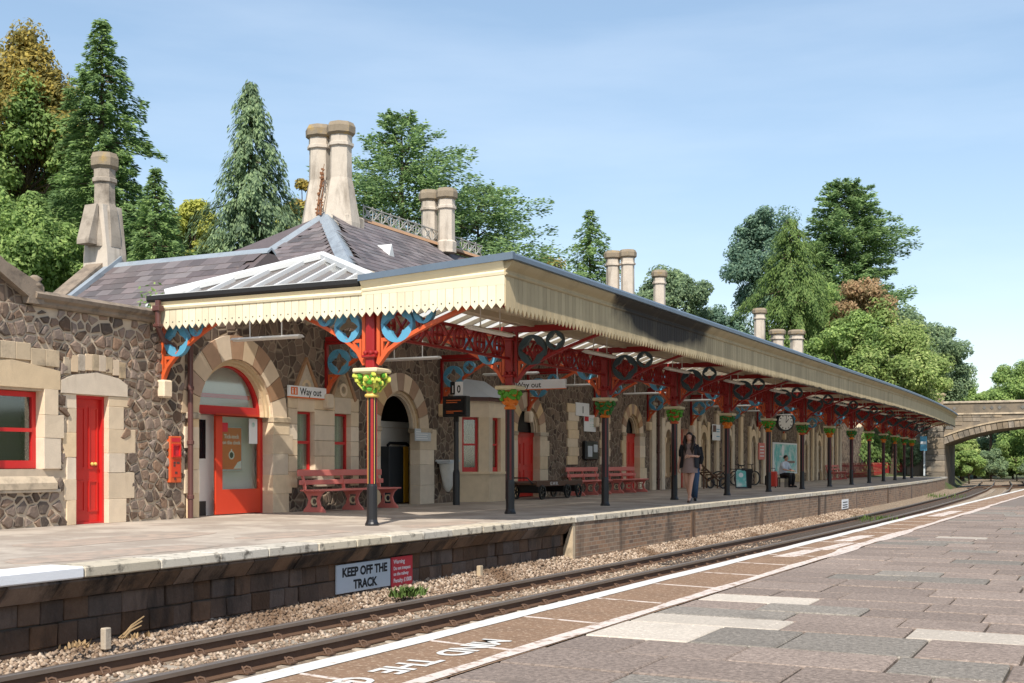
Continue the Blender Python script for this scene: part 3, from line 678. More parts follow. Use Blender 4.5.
def arch_ring(parent,X,m,zs,r,t,n=11,depth=.24,proud=.04,seed=1,mats=('cream_voussoir','brown_voussoir')):
    for k in range(n):
        a0=math.pi*k/n+.006; a1=math.pi*(k+1)/n-.006
        pts=[(m-r*math.cos(a0+(a1-a0)*j/3),zs+r*math.sin(a0+(a1-a0)*j/3)) for j in range(4)]+[(m-(r+t)*math.cos(a1-(a1-a0)*j/3),zs+(r+t)*math.sin(a1-(a1-a0)*j/3)) for j in range(4)]
        B().prism(pts,'yz',X-depth,X+proud).build('voussoir',mats[k%2],parent)
    # moulded inner ring
    for rr,x1,x0 in ((r-.0,X-.05,X-.13),(r-.05,X-.1,X-.2)):
        B().ring([(m-(rr+.02)*math.cos(math.pi*k/24),zs+(rr+.02)*math.sin(math.pi*k/24)) for k in range(25)]+[(m,zs)],[(m-(rr-.07)*math.cos(math.pi*k/24),zs+(rr-.07)*math.sin(math.pi*k/24)) for k in range(25)]+[(m,zs)],'yz',x0,x1).build('arch_moulding','limestone',parent)
# ---------------- the wing on the left
wing=thing('station_wing',(WX,13.5,0),'rubble stone wing with red door and red sash window','building')
WIN=(12.68,13.8,.92,2.16,False); DOOR=(14.48,15.18,0,2.14,False)
wb=wall_sheet(WX,9.4,17.08,3.5,[WIN,DOOR]).build('wall','mortar',wing)
B().add([(WX+.012,9.4,0),(WX+.012,12.1,0),(WX+.012,12.1,3.5),(WX+.012,9.4,3.5)],[(0,1,2,3)]).build('rubble_facing','rubble_far',wing)
for op in (WIN,DOOR): reveal(WX,WX-.24,op).build('reveal','limestone',wing)
ex=[(12.0,14.1,.6,2.86),(14.12,15.7,-.1,2.56)]
voronoi_stones(wb,WX,(12.1,17.06,0.0,3.49),[(12.05,14.06,.62,2.84),(14.24,15.55,-.1,2.5)],.186,4)
# window surround
quoins(wing,WX,12.68,13.8,.92,2.2,1,(.3,.36),.42,.05,seed=2); quoins(wing,WX,12.68,13.8,.92,2.2,-1,(.36,.44),.42,.05,seed=3)
B().prism([(12.1,2.2),(14.12,2.2),(14.12,2.5),(13.9,2.53),(13.17,2.62),(12.4,2.53),(12.1,2.5)],'yz',WX-.36,WX+.05).build('lintel','limestone',wing)
y=12.1
for k in range(7):
    z=2.63 if k in(2,3,4) else 2.56
    B().cbox(WX-.2,WX+.042,y+.003,y+.285,z,z+.27,.006).build('relieving_stone','limestone_weathered' ,wing); y+=.288
B().prism([(WX-.4,.92),(WX-.1,.92),(WX+.1,.7),(WX+.1,.6),(WX-.4,.6)],'xz',12.3,14.02).build('sill','limestone_weathered',wing)
B().cbox(WX-.1,WX+.07,12.0,14.12,.55,.6,.01).build('plinth_course','limestone_weathered',wing)
sash(wing,WX-.14,12.68,13.8,.93,2.15,curt=False,fw=.085)
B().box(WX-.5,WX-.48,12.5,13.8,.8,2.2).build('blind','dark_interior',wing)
# door surround
quoins(wing,WX,14.48,15.18,0,2.15,1,(.38,.56),.38,.035,seed=5); quoins(wing,WX,14.48,15.18,0,2.15,-1,(.18,.3),.36,.02,seed=6)
B().prism([(14.14,2.155),(15.6,2.155),(15.6,2.36),(15.4,2.46),(14.9,2.53),(14.4,2.46),(14.14,2.36)],'yz',WX-.36,WX+.05).build('lintel','limestone',wing)
for k in range(9):
    a=14.2+k*.152; z=2.5+.045*(1-((k-4)/4.)**2)*2-.03
    B().cbox(WX-.2,WX+.045,a+.002,a+.15,z,z+.27,.006).build('relieving_stone','cream_voussoir' if k%2 else 'limestone_weathered',wing)
DX=.13
d=B().box(WX-.30+DX,WX-.26+DX,14.5,15.16,.03,2.13).build('door','door_red',wing)
for (a,c,e,f) in ((14.6,14.8,.2,.72),(14.88,15.08,.2,.72),(14.6,14.8,.92,1.95),(14.88,15.08,.92,1.95)):
    B().ring([(a,e),(c,e),(c,f),(a,f)],[(a+.025,e+.025),(c-.025,e+.025),(c-.025,f-.025),(a+.025,f-.025)],'yz',WX-.262+DX,WX-.245+DX).build('panel','door_red',d)
for yy in (14.95,15.02): B().lathe([(.012,0),(.03,.015),(.03,.035),(.012,.05)],8,(0,0,0)).build('k','gold',None); o=bpy.data.objects['k']; o.name='door_knob'; o.parent=d; o.matrix_basis=wm(d).inverted()@Matrix.Translation((WX-.262+DX,yy,1.0))@Matrix.Rotation(math.pi/2,4,'Y')
B().ring([(14.48,0),(15.18,0),(15.18,2.14),(14.48,2.14)],[(14.52,.03),(15.13,.03),(15.13,2.09),(14.52,2.09)],'yz',WX-.26+DX,WX-.2+DX).build('door_frame','frame_red',wing)
# coping, kneeler and the near gable
B().extrude_profile([(-.3,3.5),(.06,3.5),(.09,3.54),(.09,3.58),(.16,3.62),(.18,3.68),(.1,3.74),(-.3,3.78)],[((WX,13.55),(1,0)),((WX,17.05),(1,0))]).build('parapet_coping','parapet_stone',wing)
B().prism([(9.4,3.48),(13.5,3.48),(13.5,3.56),(13.0,3.9),(11.4,4.85),(9.4,3.7)],'yz',WX-.28,WX-.005).build('gable_wall','rubble_far',wing)
B().prism([(13.72,3.52),(13.72,3.8),(13.6,3.86),(13.0,4.1),(11.38,5.1),(11.38,4.84),(13.0,3.86),(13.42,3.62),(13.42,3.52)],'yz',WX-.34,WX+.13).build('gable_coping','parapet_stone',wing)
B().lathe([(.02,-.03),(.11,0),(.13,.05),(.08,.1),(.12,.15),(.04,.2)],8,(WX+.03,13.62,3.78)).build('kneeler_carving','parapet_stone',wing,True)
B().prism([(13.3,3.5),(11.38,4.75),(9.4,3.6)],'yz',-22,WX-.3).build('near_roof','roof_slate_field',wing)
B().box(-22,WX-.45,9.4,9.6,0,3.5).box(-22,-21.8,9.4,17,0,3.5).build('rear_wall','rubble_far',wing)
B().box(-22,WX-.3,9.4,17.3,3.3,3.45).build('flat_roof','lead',wing)
# the cross roof with its own ridge, slates and gable chimney
RYd=20.4; RZ=5.5
rf=B().add([(-20.5,16.9,2.9),(-15.9,16.9,2.9),(-15.9,RYd,RZ),(-20.5,RYd,RZ),(-20.5,23.9,2.9),(-15.9,23.9,2.9)],[(0,1,2,3),(3,2,5,4),(0,3,4),(1,5,2)]).build('cross_roof','roof_slate_field',wing)
sm=[]
rd=random.Random(8)
smesh=B().cbox(-.178,.178,-.19,.19,0,.012,.004).mesh('slate','slate')
def slates(parent,O,ex,ey,inside,w=.36,ex_h=.26,nu=40,nv=40):
    O=Vector(O); ex=Vector(ex).normalized(); ey=Vector(ey); ey=(ey-ex*ey.dot(ex)).normalized(); nz=ex.cross(ey)
    tilt=Matrix.Rotation(R(-2.2),4,'X'); n=0
    for j in range(nv):
        for i in range(-nu,nu):
            u=(i+(.5 if j%2 else 0))*w; v=(j+.5)*ex_h
            p=O+ex*u+ey*v
            if not inside(p): continue
            M=frame(p+nz*(.022+rd.uniform(0,.004)),ex,ey)@tilt@Matrix.Rotation(rd.uniform(-.012,.012),4,'Z'); put('slate',smesh,parent,M); n+=1
    return n
n1=slates(rf,(-18.2,16.9,2.9),(1,0,0),(0,RYd-16.9,RZ-2.9),lambda p:-20.3<p.x<-16.1 and p.z>3.7 and p.y<RYd-.12)
B().extrude_profile([(-.16,RZ-.09),(-.14,RZ-.05),(0,RZ+.05),(.14,RZ-.05),(.16,RZ-.09)],[((-20.5,RYd),(0,-1)),((-15.9,RYd),(0,-1))]).build('lead_ridge','lead',wing)
# raking gable coping and chimney at the ridge end
B().prism([(18.7,3.9),(RYd,5.42),(RYd,5.75),(18.55,4.3)],'yz',-20.9,-20.4).build('rake_coping','parapet_stone',wing)
B().prism([(17.0,0),(23.8,0),(23.8,2.9),(RYd,5.45),(17.0,2.9)],'yz',-20.85,-20.5).build('gable_wall','rubble_far',wing)
def flue(parent,c,z0,z1,r,base_r=None,base_h=1.0,name='chimney',m='chimney_stone'):
    base_r=base_r or r*1.7
    H=z1-z0
    prof=[(base_r,0),(base_r*.98,base_h*.25),(r*1.22,base_h*.85),(r*1.03,base_h),(r,H-.85),(r*1.0,H-.68),(r*1.2,H-.66),(r*1.2,H-.58),(r*1.05,H-.56),(r*1.05,H-.36)]
    o=B().lathe(prof,8,(c[0],c[1],z0),math.pi/8).build(name,m,parent)
    B().lathe([(r*1.1,H-.36),(r*1.34,H-.30),(r*1.36,H-.12),(r*1.15,H),(r*.8,H),(r*.78,H-.2)],8,(c[0],c[1],z0),math.pi/8).build('cap','chimney_cap',o)
    return o
f=flue(wing,(-20.62,20.38),5.9,8.05,.24,.38,1.0,m='chimney_grey')
B().prism([(-21.0,5.3),(-20.24,5.3),(-20.26,5.75),(-20.4,6.85),(-20.84,6.85),(-20.98,5.75)],'xz',20.1,20.68).build('base',"chimney_stone",f)
B().prism([(19.78,5.93),(20.07,5.93),(20.07,6.85),(20.02,6.85),(19.78,6.02)],'yz',-20.86,-20.5).build('weathering','chimney_grey',f)
B().prism([(18.9,4.55),(20.5,5.72),(20.5,5.6),(18.9,4.42)],'yz',-20.38,-20.22).build('lead_flashing','lead',wing)
# small balustrade and plant at the roof corner
B().cbox(-16.6,-15.5,17.15,17.6,3.78,3.9,.03).cbox(-16.4,-15.7,17.2,17.55,3.94,4.02,.03).build('roof_kerb','lead_white',wing)
# ---------------- main building
st=thing('station_building',(WX,45,0),'long stone station building with striped arches under the canopy','building')
A1=(17.42,19.62,0,1.93,True); A2=(23.6,25.38,0,1.85,True); A3=(30.75,32.25,0,1.9,True); A4=(39.25,40.6,0,2.05,True)
W1=(20.44,21.06,.8,2.1,False); W2=(21.78,22.42,.8,2.1,False)
LAN=[43.6,48.0,51.6,55.6,66.2,69.6,72.6]
ops=[A1,A2,A3,A4,W1,W2]+[(y-.32,y+.32,.45,1.95,True) for y in LAN]+[(45.3,46.2,0,2.35,False)]
B().box(WX-.3,WX-.01,24,75.6,4.1,4.72).build('upper_wall','rubble_far',st)
mw=wall_sheet(WX,17.08,75.6,4.1,ops).build('wall','rubble_far',st)
for op in ops: reveal(WX,WX-(.26 if op in (A1,A2,A3,A4,W1,W2) else .5),op).build('reveal','limestone',st)
for (a,c,zb,zs,_),t,nn in ((A1,.46,11),(A2,.42,11),(A3,.42,11),(A4,.36,11)):
    m=(a+c)/2; arch_ring(st,WX,m,zs,(c-a)/2,t,nn,seed=int(a))
    quoins(st,WX,a,c,0,zs,1,(.5,.62) if a<20 or a>26 else (.62,.74),.42,.045,seed=int(a)+1); quoins(st,WX,a,c,0,zs,-1,(.28,.4),.42,.045,seed=int(a)+2)
    B().cbox(WX-.3,WX+.07,c-.02,c+.56,zs-.1,zs+.02,.015).build('impost','limestone_weathered',st); B().cbox(WX-.3,WX+.07,a-.34,a+.02,zs-.1,zs+.02,.015).build('impost','limestone_weathered',st)
# entrance hall behind the first arch, with its glazed screen
hall=B().box(-19.2,-19.1,17.2,23,0,3.4).build('hall_wall','plaster_white',st)
B().box(-19.2,WX-.5,17.1,17.2,0,3.4).box(-19.2,WX-.5,21.5,21.6,0,3.4).box(-19.2,WX-.5,17.1,21.6,3.35,3.45).build('hall_wall','plaster_white',st)
B().box(-19.2,WX-.5,17.2,21.5,.002,.01).build('hall_floor','dark_floor',st)
B().box(-19.05,-18.9,17.5,19.4,1.0,2.3).box(-19.0,-18.5,17.5,20.5,.9,1.0).build('ticket_window','screen_dark',st)
e=B(); X=WX-.25; m=(A1[0]+A1[1])/2; r=1.1
scr=B().ring([(m-1.02*math.cos(math.pi*k/20),1.95+1.02*math.sin(math.pi*k/20)) for k in range(21)],[(m-.9*math.cos(math.pi*k/20),2.0+.88*math.sin(math.pi*k/20)) for k in range(21)],'yz',X-.05,X+.045).build('door_arch_frame','frame_red',st)
B().box(X-.05,X+.04,17.42,19.62,1.98,2.12).build('transom','frame_red',scr)
B().box(X-.05,X+.03,19.52,19.62,0,1.98).box(X-.05,X+.03,17.42,17.48,0,1.98).build('door_jamb','frame_red',scr)
B().prism([(m-.99*math.cos(math.pi*k/20),2.02+.93*math.sin(math.pi*k/20)) for k in range(21)],'yz',X-.012,X-.006).build('fanlight_pane','window_glass',scr)
B().box(X-.11,X-.05,17.6,19.3,2.28,2.36).build('hanging_strip','sign_red',scr); B().box(X-.16,X-.14,17.5,19.55,2.1,3.0).build('fanlight_sky_stand_in','plaster_white',scr)  # white sheet added behind the fanlight, standing in for reflected sky
dr=B().box(X+.0,X+.05,18.17,18.36,.02,1.98).box(X,X+.05,19.46,19.52,.02,1.98).box(X,X+.05,18.36,19.46,1.92,1.98).build('sliding_door','glass_orange',st)
B().box(X,X+.05,18.36,19.46,.02,.5).build('kick_panel','glass_orange',dr); B().box(X+.02,X+.026,18.36,19.46,.5,1.92).build('pane','window_glass',dr)
B().box(X+.03,X+.034,18.38,18.54,1.62,1.8).build('sticker','sign_red',dr)
pn=B().box(X+.03,X+.034,19.18,19.44,1.4,1.9).build('notice','sign_white',dr)
B().prism(circ(19.31,1.78,.05,12),'yz',X+.0345,X+.036).build('notice_emblem','poster_teal',dr)
X0_=X; X=X+.1
po=thing('poster_board',(X-.2,18.8,.95),'orange framed poster with stopwatch behind the entrance glass','poster')
B().box(X-.22,X-.19,18.46,19.12,.86,1.74).build('frame','sign_grey',po); B().box(X-.19,X-.186,18.49,19.09,.89,1.71).build('sheet','sign_orange',po)
text('Tick-tock',.115,'print_white',WALLTEXT(X-.185,18.79,1.5),po,align='CENTER',bold=.002); text('on the clock',.105,'print_white',WALLTEXT(X-.185,18.79,1.385),po,align='CENTER',bold=.002)
B().ring(circ(18.79,1.17,.085,20),circ(18.79,1.17,.06,20),'yz',X-.186,X-.183).box(X-.186,X-.183,18.775,18.805,1.255,1.29).build('stopwatch','print_white',po)
B().prism(circ(18.79,1.17,.058,16),'yz',X-.186,X-.184).build('stopwatch_face','print_black',po)
B().prism([(18.85,.9),(19.08,.9),(19.08,1.06),(18.98,1.03),(18.93,.98)],'yz',X-.186,X-.183).build('print_corner','print_white',po)
X=X0_
B().box(X-.215,X-.175,17.55,18.14,1.1,1.85).build('added_panel_dark_patch','screen_dark',st); B().box(X-.215,X-.17,17.45,18.14,0,.28).build('added_panel_dark_foot','dark_floor',st)
B().box(X-.22,X-.18,17.44,19.62,.0,2.0).build('added_daylight_panel','plaster_white',st)  # white panel added close behind the glass to catch daylight
# paired sash windows with their pointed hoods
for op in (W1,W2):
    a,c,zb,zs,_=op; sash(st,WX-.1,a,c,zb,zs,fw=.052)
    mm=(a+c)/2
    B().prism([(mm-.42,2.45),(mm,3.12),(mm+.42,2.45)],'yz',WX-.05,WX+.03).build('pointed_hood','limestone_weathered',st)
    B().band([(mm-.48,2.4),(mm,3.2),(mm+.48,2.4)],.09,'yz',WX-.05,WX+.06).build('hood_moulding','brown_voussoir',st)
    B().ring(circ(mm,2.62,.15,16),circ(mm,2.62,.085,16),'yz',WX,WX+.05).build('roundel','limestone',st)
for (a,c,z0,z1) in ((20.14,20.44,.5,2.45),(21.06,21.78,.5,2.45),(22.42,22.72,.5,2.45)):
    z=z0; k=0
    while z<z1-.01:
        hh=min(.33,z1-z); B().cbox(WX-.3,WX+.035,a-(.004 if a>20.2 else 0),c+(.004 if c<22.7 else 0),z+.003,z+hh-.003,.01).build('jamb_block','limestone',st); z+=hh
for (a,c) in ((W1[0],W1[1]),(W2[0],W2[1])): B().cbox(WX-.3,WX+.033,a+.005,c-.005,2.095,2.45,.01).build('lintel','limestone',st); B().cbox(WX-.3,WX+.06,a-.04,c+.04,.68,.804,.015).build('sill','limestone_weathered',st)
# second arch: grey lined passage
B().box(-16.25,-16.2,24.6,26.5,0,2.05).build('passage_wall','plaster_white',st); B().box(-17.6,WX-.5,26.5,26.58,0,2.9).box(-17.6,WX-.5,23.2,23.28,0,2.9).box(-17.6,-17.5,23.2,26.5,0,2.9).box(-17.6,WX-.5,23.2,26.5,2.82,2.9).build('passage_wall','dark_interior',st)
p=thing('ticket_machine',(-16.0,25.5,0),'tall charcoal cabinet with yellow edge inside second arch','cabinet')
B().cbox(-16.18,-15.92,25.02,25.68,.02,1.42,.015).build('body','board_charcoal',p); B().cbox(-16.18,-15.91,25.685,25.9,.02,1.42,.01).build('side_panel','yellow_panel',p)
B().tube([(-15.95,24.98,1.44),(-15.95,25.08,1.5),(-15.95,25.85,1.5),(-15.95,25.95,1.44)],.035,8).build('top_rail','print_black',p)
B().box(WX+.05,WX+.066,25.1,25.85,1.55,1.85).build('m','sign_grey'); o=tag(bpy.data.objects['m'],'small grey information plate on pale stone beside second arch','sign'); o.name='information_plate'
for k in range(4): B().box(WX+.066,WX+.068,25.15,25.7-.05*(k%2),1.6+.055*k,1.615+.055*k).build('print_line','print_white',o)
# third and fourth arched doors
for (a,c,zb,zs,_),x0 in ((A3,-.16),(A4,-.14)):
    mm=(a+c)/2; rr=(c-a)/2
    B().prism([(mm-rr*math.cos(math.pi*k/16),zs+rr*math.sin(math.pi*k/16)) for k in range(17)],'yz',WX+x0-.16,WX+x0-.13).build('fanlight','dark_interior',st)
    B().box(WX+x0-.1,WX+x0,a,c,zs-.12,zs).build('transom','door_red',st)
    for q in (0,1):
        ya,yb=(a,mm-.005) if q==0 else (mm+.005,c)
        dd=B().box(WX+x0-.07,WX+x0-.03,ya,yb,.03,zs-.12).build('door','door_red',st)
        for e0,e1 in ((.2,.8),(.95,zs-.3)): B().ring([(ya+.1,e0),(yb-.1,e0),(yb-.1,e1),(ya+.1,e1)],[(ya+.14,e0+.04),(yb-.14,e0+.04),(yb-.14,e1-.04),(ya+.14,e1-.04)],'yz',WX+x0-.032,WX+x0-.01).build('panel','door_red',dd)
# canted bay window
P=[(WX-.05,27.1),(-14.62,27.78),(-14.62,28.72),(WX-.05,29.4)]
def facewall(p0,p1,z0,z1,th,m,name,parent):
    d=Vector((p1[0]-p0[0],p1[1]-p0[1])); L=d.length; d.normalize(); nx,ny=d.y,-d.x
    b=B().add([(p0[0],p0[1],z0),(p1[0],p1[1],z0),(p1[0],p1[1],z1),(p0[0],p0[1],z1),(p0[0]-nx*th,p0[1]-ny*th,z0),(p1[0]-nx*th,p1[1]-ny*th,z0),(p1[0]-nx*th,p1[1]-ny*th,z1),(p0[0]-nx*th,p0[1]-ny*th,z1)],[(0,1,2,3),(5,4,7,6),(0,4,5,1),(3,2,6,7),(0,3,7,4),(1,5,6,2)])
    return b.build(name,m,parent)
bay=B().prism([(x,y) for x,y in P],'xy',.0,.72).build('bay_base','limestone',st)
B().prism([(x+(.04 if i in(1,2) else 0),y+(-.03 if i<2 else .03)) for i,(x,y) in enumerate(P)],'xy',.72,.78).build('bay_sill','limestone',st)
B().prism([(x,y) for x,y in P],'xy',2.2,2.62).build('bay_head','limestone',st)
B().prism([(x+(.06 if i in(1,2) else 0),y+(-.04 if i<2 else .04)) for i,(x,y) in enumerate(P)],'xy',2.62,2.72).build('bay_cornice','iron_brown',st)
b=B().add([(x+(.1 if i in(1,2) else 0),y+(-.08 if i<2 else .08),2.72) for i,(x,y) in enumerate(P)]+[(WX-.05,27.7,3.25),(WX-.05,28.8,3.25)],[(0,1,4),(1,2,5,4),(2,3,5),(0,4,5,3)]); b.build('bay_roof','sign_grey',st)
def bayface(p0,p1,t0,t1,cur=True):
    d=Vector((p1[0]-p0[0],p1[1]-p0[1])); L=d.length; d.normalize()
    at=lambda s:(p0[0]+d.x*s,p0[1]+d.y*s)
    facewall(at(0),at(t0*L),.78,2.2,.25,'limestone','bay_pier',st); facewall(at(t1*L),at(L),.78,2.2,.25,'limestone','bay_pier',st)
    n=Vector((d.y,-d.x,0)); M=frame((at(t0*L)[0]-n.x*.1,at(t0*L)[1]-n.y*.1,.78),(d.x,d.y,0),(0,0,1)); w=(t1-t0)*L; hh=1.42; f=.065
    me=B().ring([(0,0),(w,0),(w,hh),(0,hh)],[(f,f*1.8),(w-f,f*1.8),(w-f,hh-f),(f,hh-f)],'xy',-.05,0).mesh('window_frame','frame_red'); fr=put('window_frame',me,st,M)
    put('meeting_rail',B().box(f,w-f,hh*.5-.025,hh*.5+.025,-.04,.01).mesh('meeting_rail','frame_red'),fr,M)
    put('pane',B().box(f,w-f,f*1.8,hh*.5,-.03,-.025).box(f,w-f,hh*.5,hh-f,-.03,-.025).mesh('pane','window_glass'),fr,M)
    if cur: put('curtain',B().box(w*.45,w,0,hh,-.16,-.14).mesh('curtain','curtain'),fr,M)
bayface(P[0],P[1],.28,.72,False); bayface(P[1],P[2],.22,.72); bayface(P[2],P[3],.28,.72)
B().box(WX-.3,WX-.04,27.15,29.35,0,2.6).build('bay_back','dark_interior',st)
# blind niches, pilasters and lancets along the far part
for (a,c) in ((34.25,35.15),(36.9,37.8)):
    z=.95; k=0
    while z<2.6: B().cbox(WX-.1,WX+.04,a+.1*(k%2),c-.1*((k+1)%2),z,z+.272,.01).build('niche_block','limestone',st); z+=.275; k+=1
for y in LAN:
    for s in (-1,1):
        B().lathe([(.075,0),(.075,.1),(.05,.14),(.05,1.2),(.08,1.28),(.095,1.4),(.095,1.46)],8,(WX+.06,y+s*.42,.5)).build('colonnette','limestone',st)
        B().cbox(WX-.1,WX+.1,y+s*.62-.16,y+s*.62+.16,0,2.7,.015).build('pilaster','limestone',st)
    B().ring([(y-.55*math.cos(math.pi*k/12),1.95+.62*math.sin(math.pi*k/12)) for k in range(13)]+[(y,1.95)],[(y-.33*math.cos(math.pi*k/12),1.95+.33*math.sin(math.pi*k/12)) for k in range(13)]+[(y,1.95)],'yz',WX-.05,WX+.08).build('lancet_arch','limestone',st)
    B().prism([(y-.62,2.5),(y,3.2),(y+.62,2.5),(y+.4,2.5),(y,2.85),(y-.4,2.5)],'yz',WX-.03,WX+.07).build('lancet_hood','limestone_weathered',st)
    B().ring([(y-.31,.46),(y+.31,.46),(y+.31,2.25),(y-.31,2.25)],[(y-.25,.54),(y+.25,.54),(y+.25,2.2),(y-.25,2.2)],'yz',WX-.3,WX-.24).build('window_frame','frame_red',st)
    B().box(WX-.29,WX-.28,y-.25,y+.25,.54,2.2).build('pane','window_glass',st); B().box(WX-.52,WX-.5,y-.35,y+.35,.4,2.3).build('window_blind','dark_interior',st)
for y in (41.9,44.7,46.7,49.8,53.5,57.4,58.6,64.6,67.9,71.1,74.4,75.4): B().cbox(WX-.1,WX+.12,y-.2,y+.2,0,3.1,.02).build('pilaster','limestone',st); B().cbox(WX-.1,WX+.17,y-.25,y+.25,3.1,3.22,.02).build('pilaster_cap','limestone_weathered',st)
B().box(WX-.3,WX-.25,45.3,46.2,.02,2.35).build('door','door_red',st)
B().cbox(WX-.05,WX+.08,57.6,64.4,0,.5,.02).build('plinth','limestone_weathered',st)
# enclosing walls, ceiling and roof
B().box(-24.8,-24.5,17.0,75.6,0,4.8).box(-24.8,WX,75.3,75.59,0,4.8).box(-24.8,-15.8,22.6,22.75,3.5,4.8).build('rear_wall','rubble_far',st)
B().box(-24.5,WX-.02,17.1,75.3,3.5,3.6).build('ceiling','dark_interior',st)
ridge=8.2
AP=(-20.0,28.1,8.05); Lc=(-20.4,22.6,4.75); Rc=(-15.1,22.7,4.72)
rm=B().add([AP,(-20,76,ridge),(-15.0,76,4.7),Rc,Lc,(-25,76,4.7),(-25,23,4.7)],[(0,3,2,1),(0,4,3),(0,1,5,6),(0,6,4),(1,2,5)]).build('roof','roof_slate_field',st)
def in_tri(p):
    # stay inside the near hip between its two lead rolls
    f=(AP[2]-p.z)/(AP[2]-4.73)
    l=AP[0]+(Lc[0]-AP[0])*f+.16; r=AP[0]+(Rc[0]-AP[0])*f-.16; return l+.14<p.x<r-.14 and p.z>5.2
n2=slates(rm,(-17.8,22.65,4.73),(Rc[0]-Lc[0],Rc[1]-Lc[1],Rc[2]-Lc[2]),(AP[0]+17.8,AP[1]-22.65,AP[2]-4.73),in_tri)
def roll(a,c,w,m='lead',name='lead_hip'):
    a=Vector(a);c=Vector(c);d=(c-a).normalized(); s=d.cross(Vector((0,0,1))).normalized(); u=s.cross(d)
    b=B()
    for p in (a,c): b.add([p-s*w-u*w*.25,p-s*w*.3+u*.05,p+u*.085,p+s*w*.3+u*.05,p+s*w-u*w*.25],[])
    b.f=[(k,k+1,k+6,k+5) for k in range(4)]; b.build(name,m,st)
roll(AP,Rc,.24); roll(AP,Lc,.2)
# side slope facing the track: slates near the hip only
n3=slates(rm,(-15.05,29,4.75),(0,1,0),(-5.0,0,3.5),lambda p:p.x>-19.8 and p.y<33.5 and p.z>5.35 and (p.y-22.7)>(p.x+15.1)*-1.10+.35,nu=44)
B().extrude_profile([(-.14,ridge-.06),(0,ridge+.09),(.14,ridge-.06)],[((-20,29.2),(1,0)),((-20,76),(1,0))]).build('ridge_tiles','brown_voussoir',st)
# iron cresting along the ridge
b=B(); y=30.0
while y<37.4:
    b.band([(y,ridge+.06),(y+.5,ridge+.45)],.03,'yz',-20.015,-19.985).band([(y+.5,ridge+.06),(y,ridge+.45)],.03,'yz',-20.02,-19.99)
    b.ring(circ(y+.25,ridge+.26,.1,10),circ(y+.25,ridge+.26,.07,10),'yz',-20.012,-19.988); b.box(-20.012,-19.988,y-.012,y+.012,ridge+.05,ridge+.5); y+=.5
b.box(-20.02,-19.98,30,37.5,ridge+.43,ridge+.46).box(-20.02,-19.98,30,37.5,ridge+.06,ridge+.09); b.build('ridge_cresting','cresting_grey',st)
# roof vent
B().prism([(27.75,6.42),(28.2,6.42),(27.97,7.0)],'yz',-18.3,-17.72).build('roof_vent','lead_white',st)
# chimneys
for dx in (-.36,.36): flue(st,(-20+dx,28.25+abs(dx)*.2),7.35,10.62,.31,.56,1.7)
B().cbox(-20.0,-19.2,28.0,28.9,6.9,8.0,.05).build('chimney_foot','chimney_stone',st)
b=B(); rd=random.Random(4)
for k in range(5):
    x_=rd.uniform(-.1,.1); b.tube([(-20+x_,27.75,7.95),(-20+rd.uniform(-.1,.06),27.86,8.4),(-20+rd.uniform(-.06,.1),27.92,8.8+rd.uniform(0,.3)),(-20+rd.uniform(-.03,.05),27.98,9.1+rd.uniform(0,.4))],[.02,.016,.012,.006],4)
for k in range(40):
    z=rd.uniform(7.95,9.3); b.blob((-20+rd.uniform(-.13,.13)*(1-(z-8)*.5),27.76+(z-8)*.14,z),(rd.uniform(.02,.05),.02,rd.uniform(.02,.04)),k,5,3)
b.build('dead_creeper','dead_vine',st)
for X,Y,z0,z1,r,dbl in ((-20,34.4,7.9,10.0,.27,1),(-20,50.7,7.9,10.55,.30,1),(-20,55.9,7.9,10.4,.29,0),(-20,74.4,7.9,10.65,.34,0),(-20.2,79.6,7.0,9.85,.42,0),(-20.2,85.0,7.0,10.35,.46,0)):
    if Y<76:
        for dx in ((-r*1.2,r*1.2) if dbl else (0,)): flue(st,(X+dx,Y),z0,z1,r,r*1.2,.4)
far=thing('station_annex',(-20,82,0),'far stone annex behind canopy with two short chimneys','building')
B().box(-24,-16.5,77,90,0,4.6).build('wall','rubble_far',far); B().prism([(-24.3,4.6),(-16.2,4.6),(-20.2,7.6)],'xz',76.8,90.2).build('roof','roof_slate_field',far)
flue(far,(-20.2,79.6),7.0,9.85,.42,.5,.4); flue(far,(-20.2,85.0),7.0,10.35,.46,.55,.4)
print('slates',n1,n2,n3)
# downpipes
for (y,x,z1,lab) in ((17.12,WX+.1,3.45,'brown downpipe at the corner of the rubble wing'),(29.75,WX+.16,3.2,'dark downpipe beside the canted bay window'),(42.4,WX+.1,3.3,'slim dark downpipe right of the fourth arch')):
    t_=thing('downpipe',(x,y,0),lab,'pipe','downpipes on the station wall')
    B().tube([(x,y,0.0),(x,y,z1)],.05,10).build('pipe','iron_brown',t_)
    for z in (.35,1.35,2.35): B().lathe([(.05,0),(.066,.01),(.066,.07),(.05,.08)],10,(x,y,z)).build('collar','iron_brown',t_)
# ================================================================ CANOPY
ca=thing('platform_canopy',(CX,50,3.3),'long cream platform canopy with scalloped valance and glazed roof','canopy')
CE=83.6
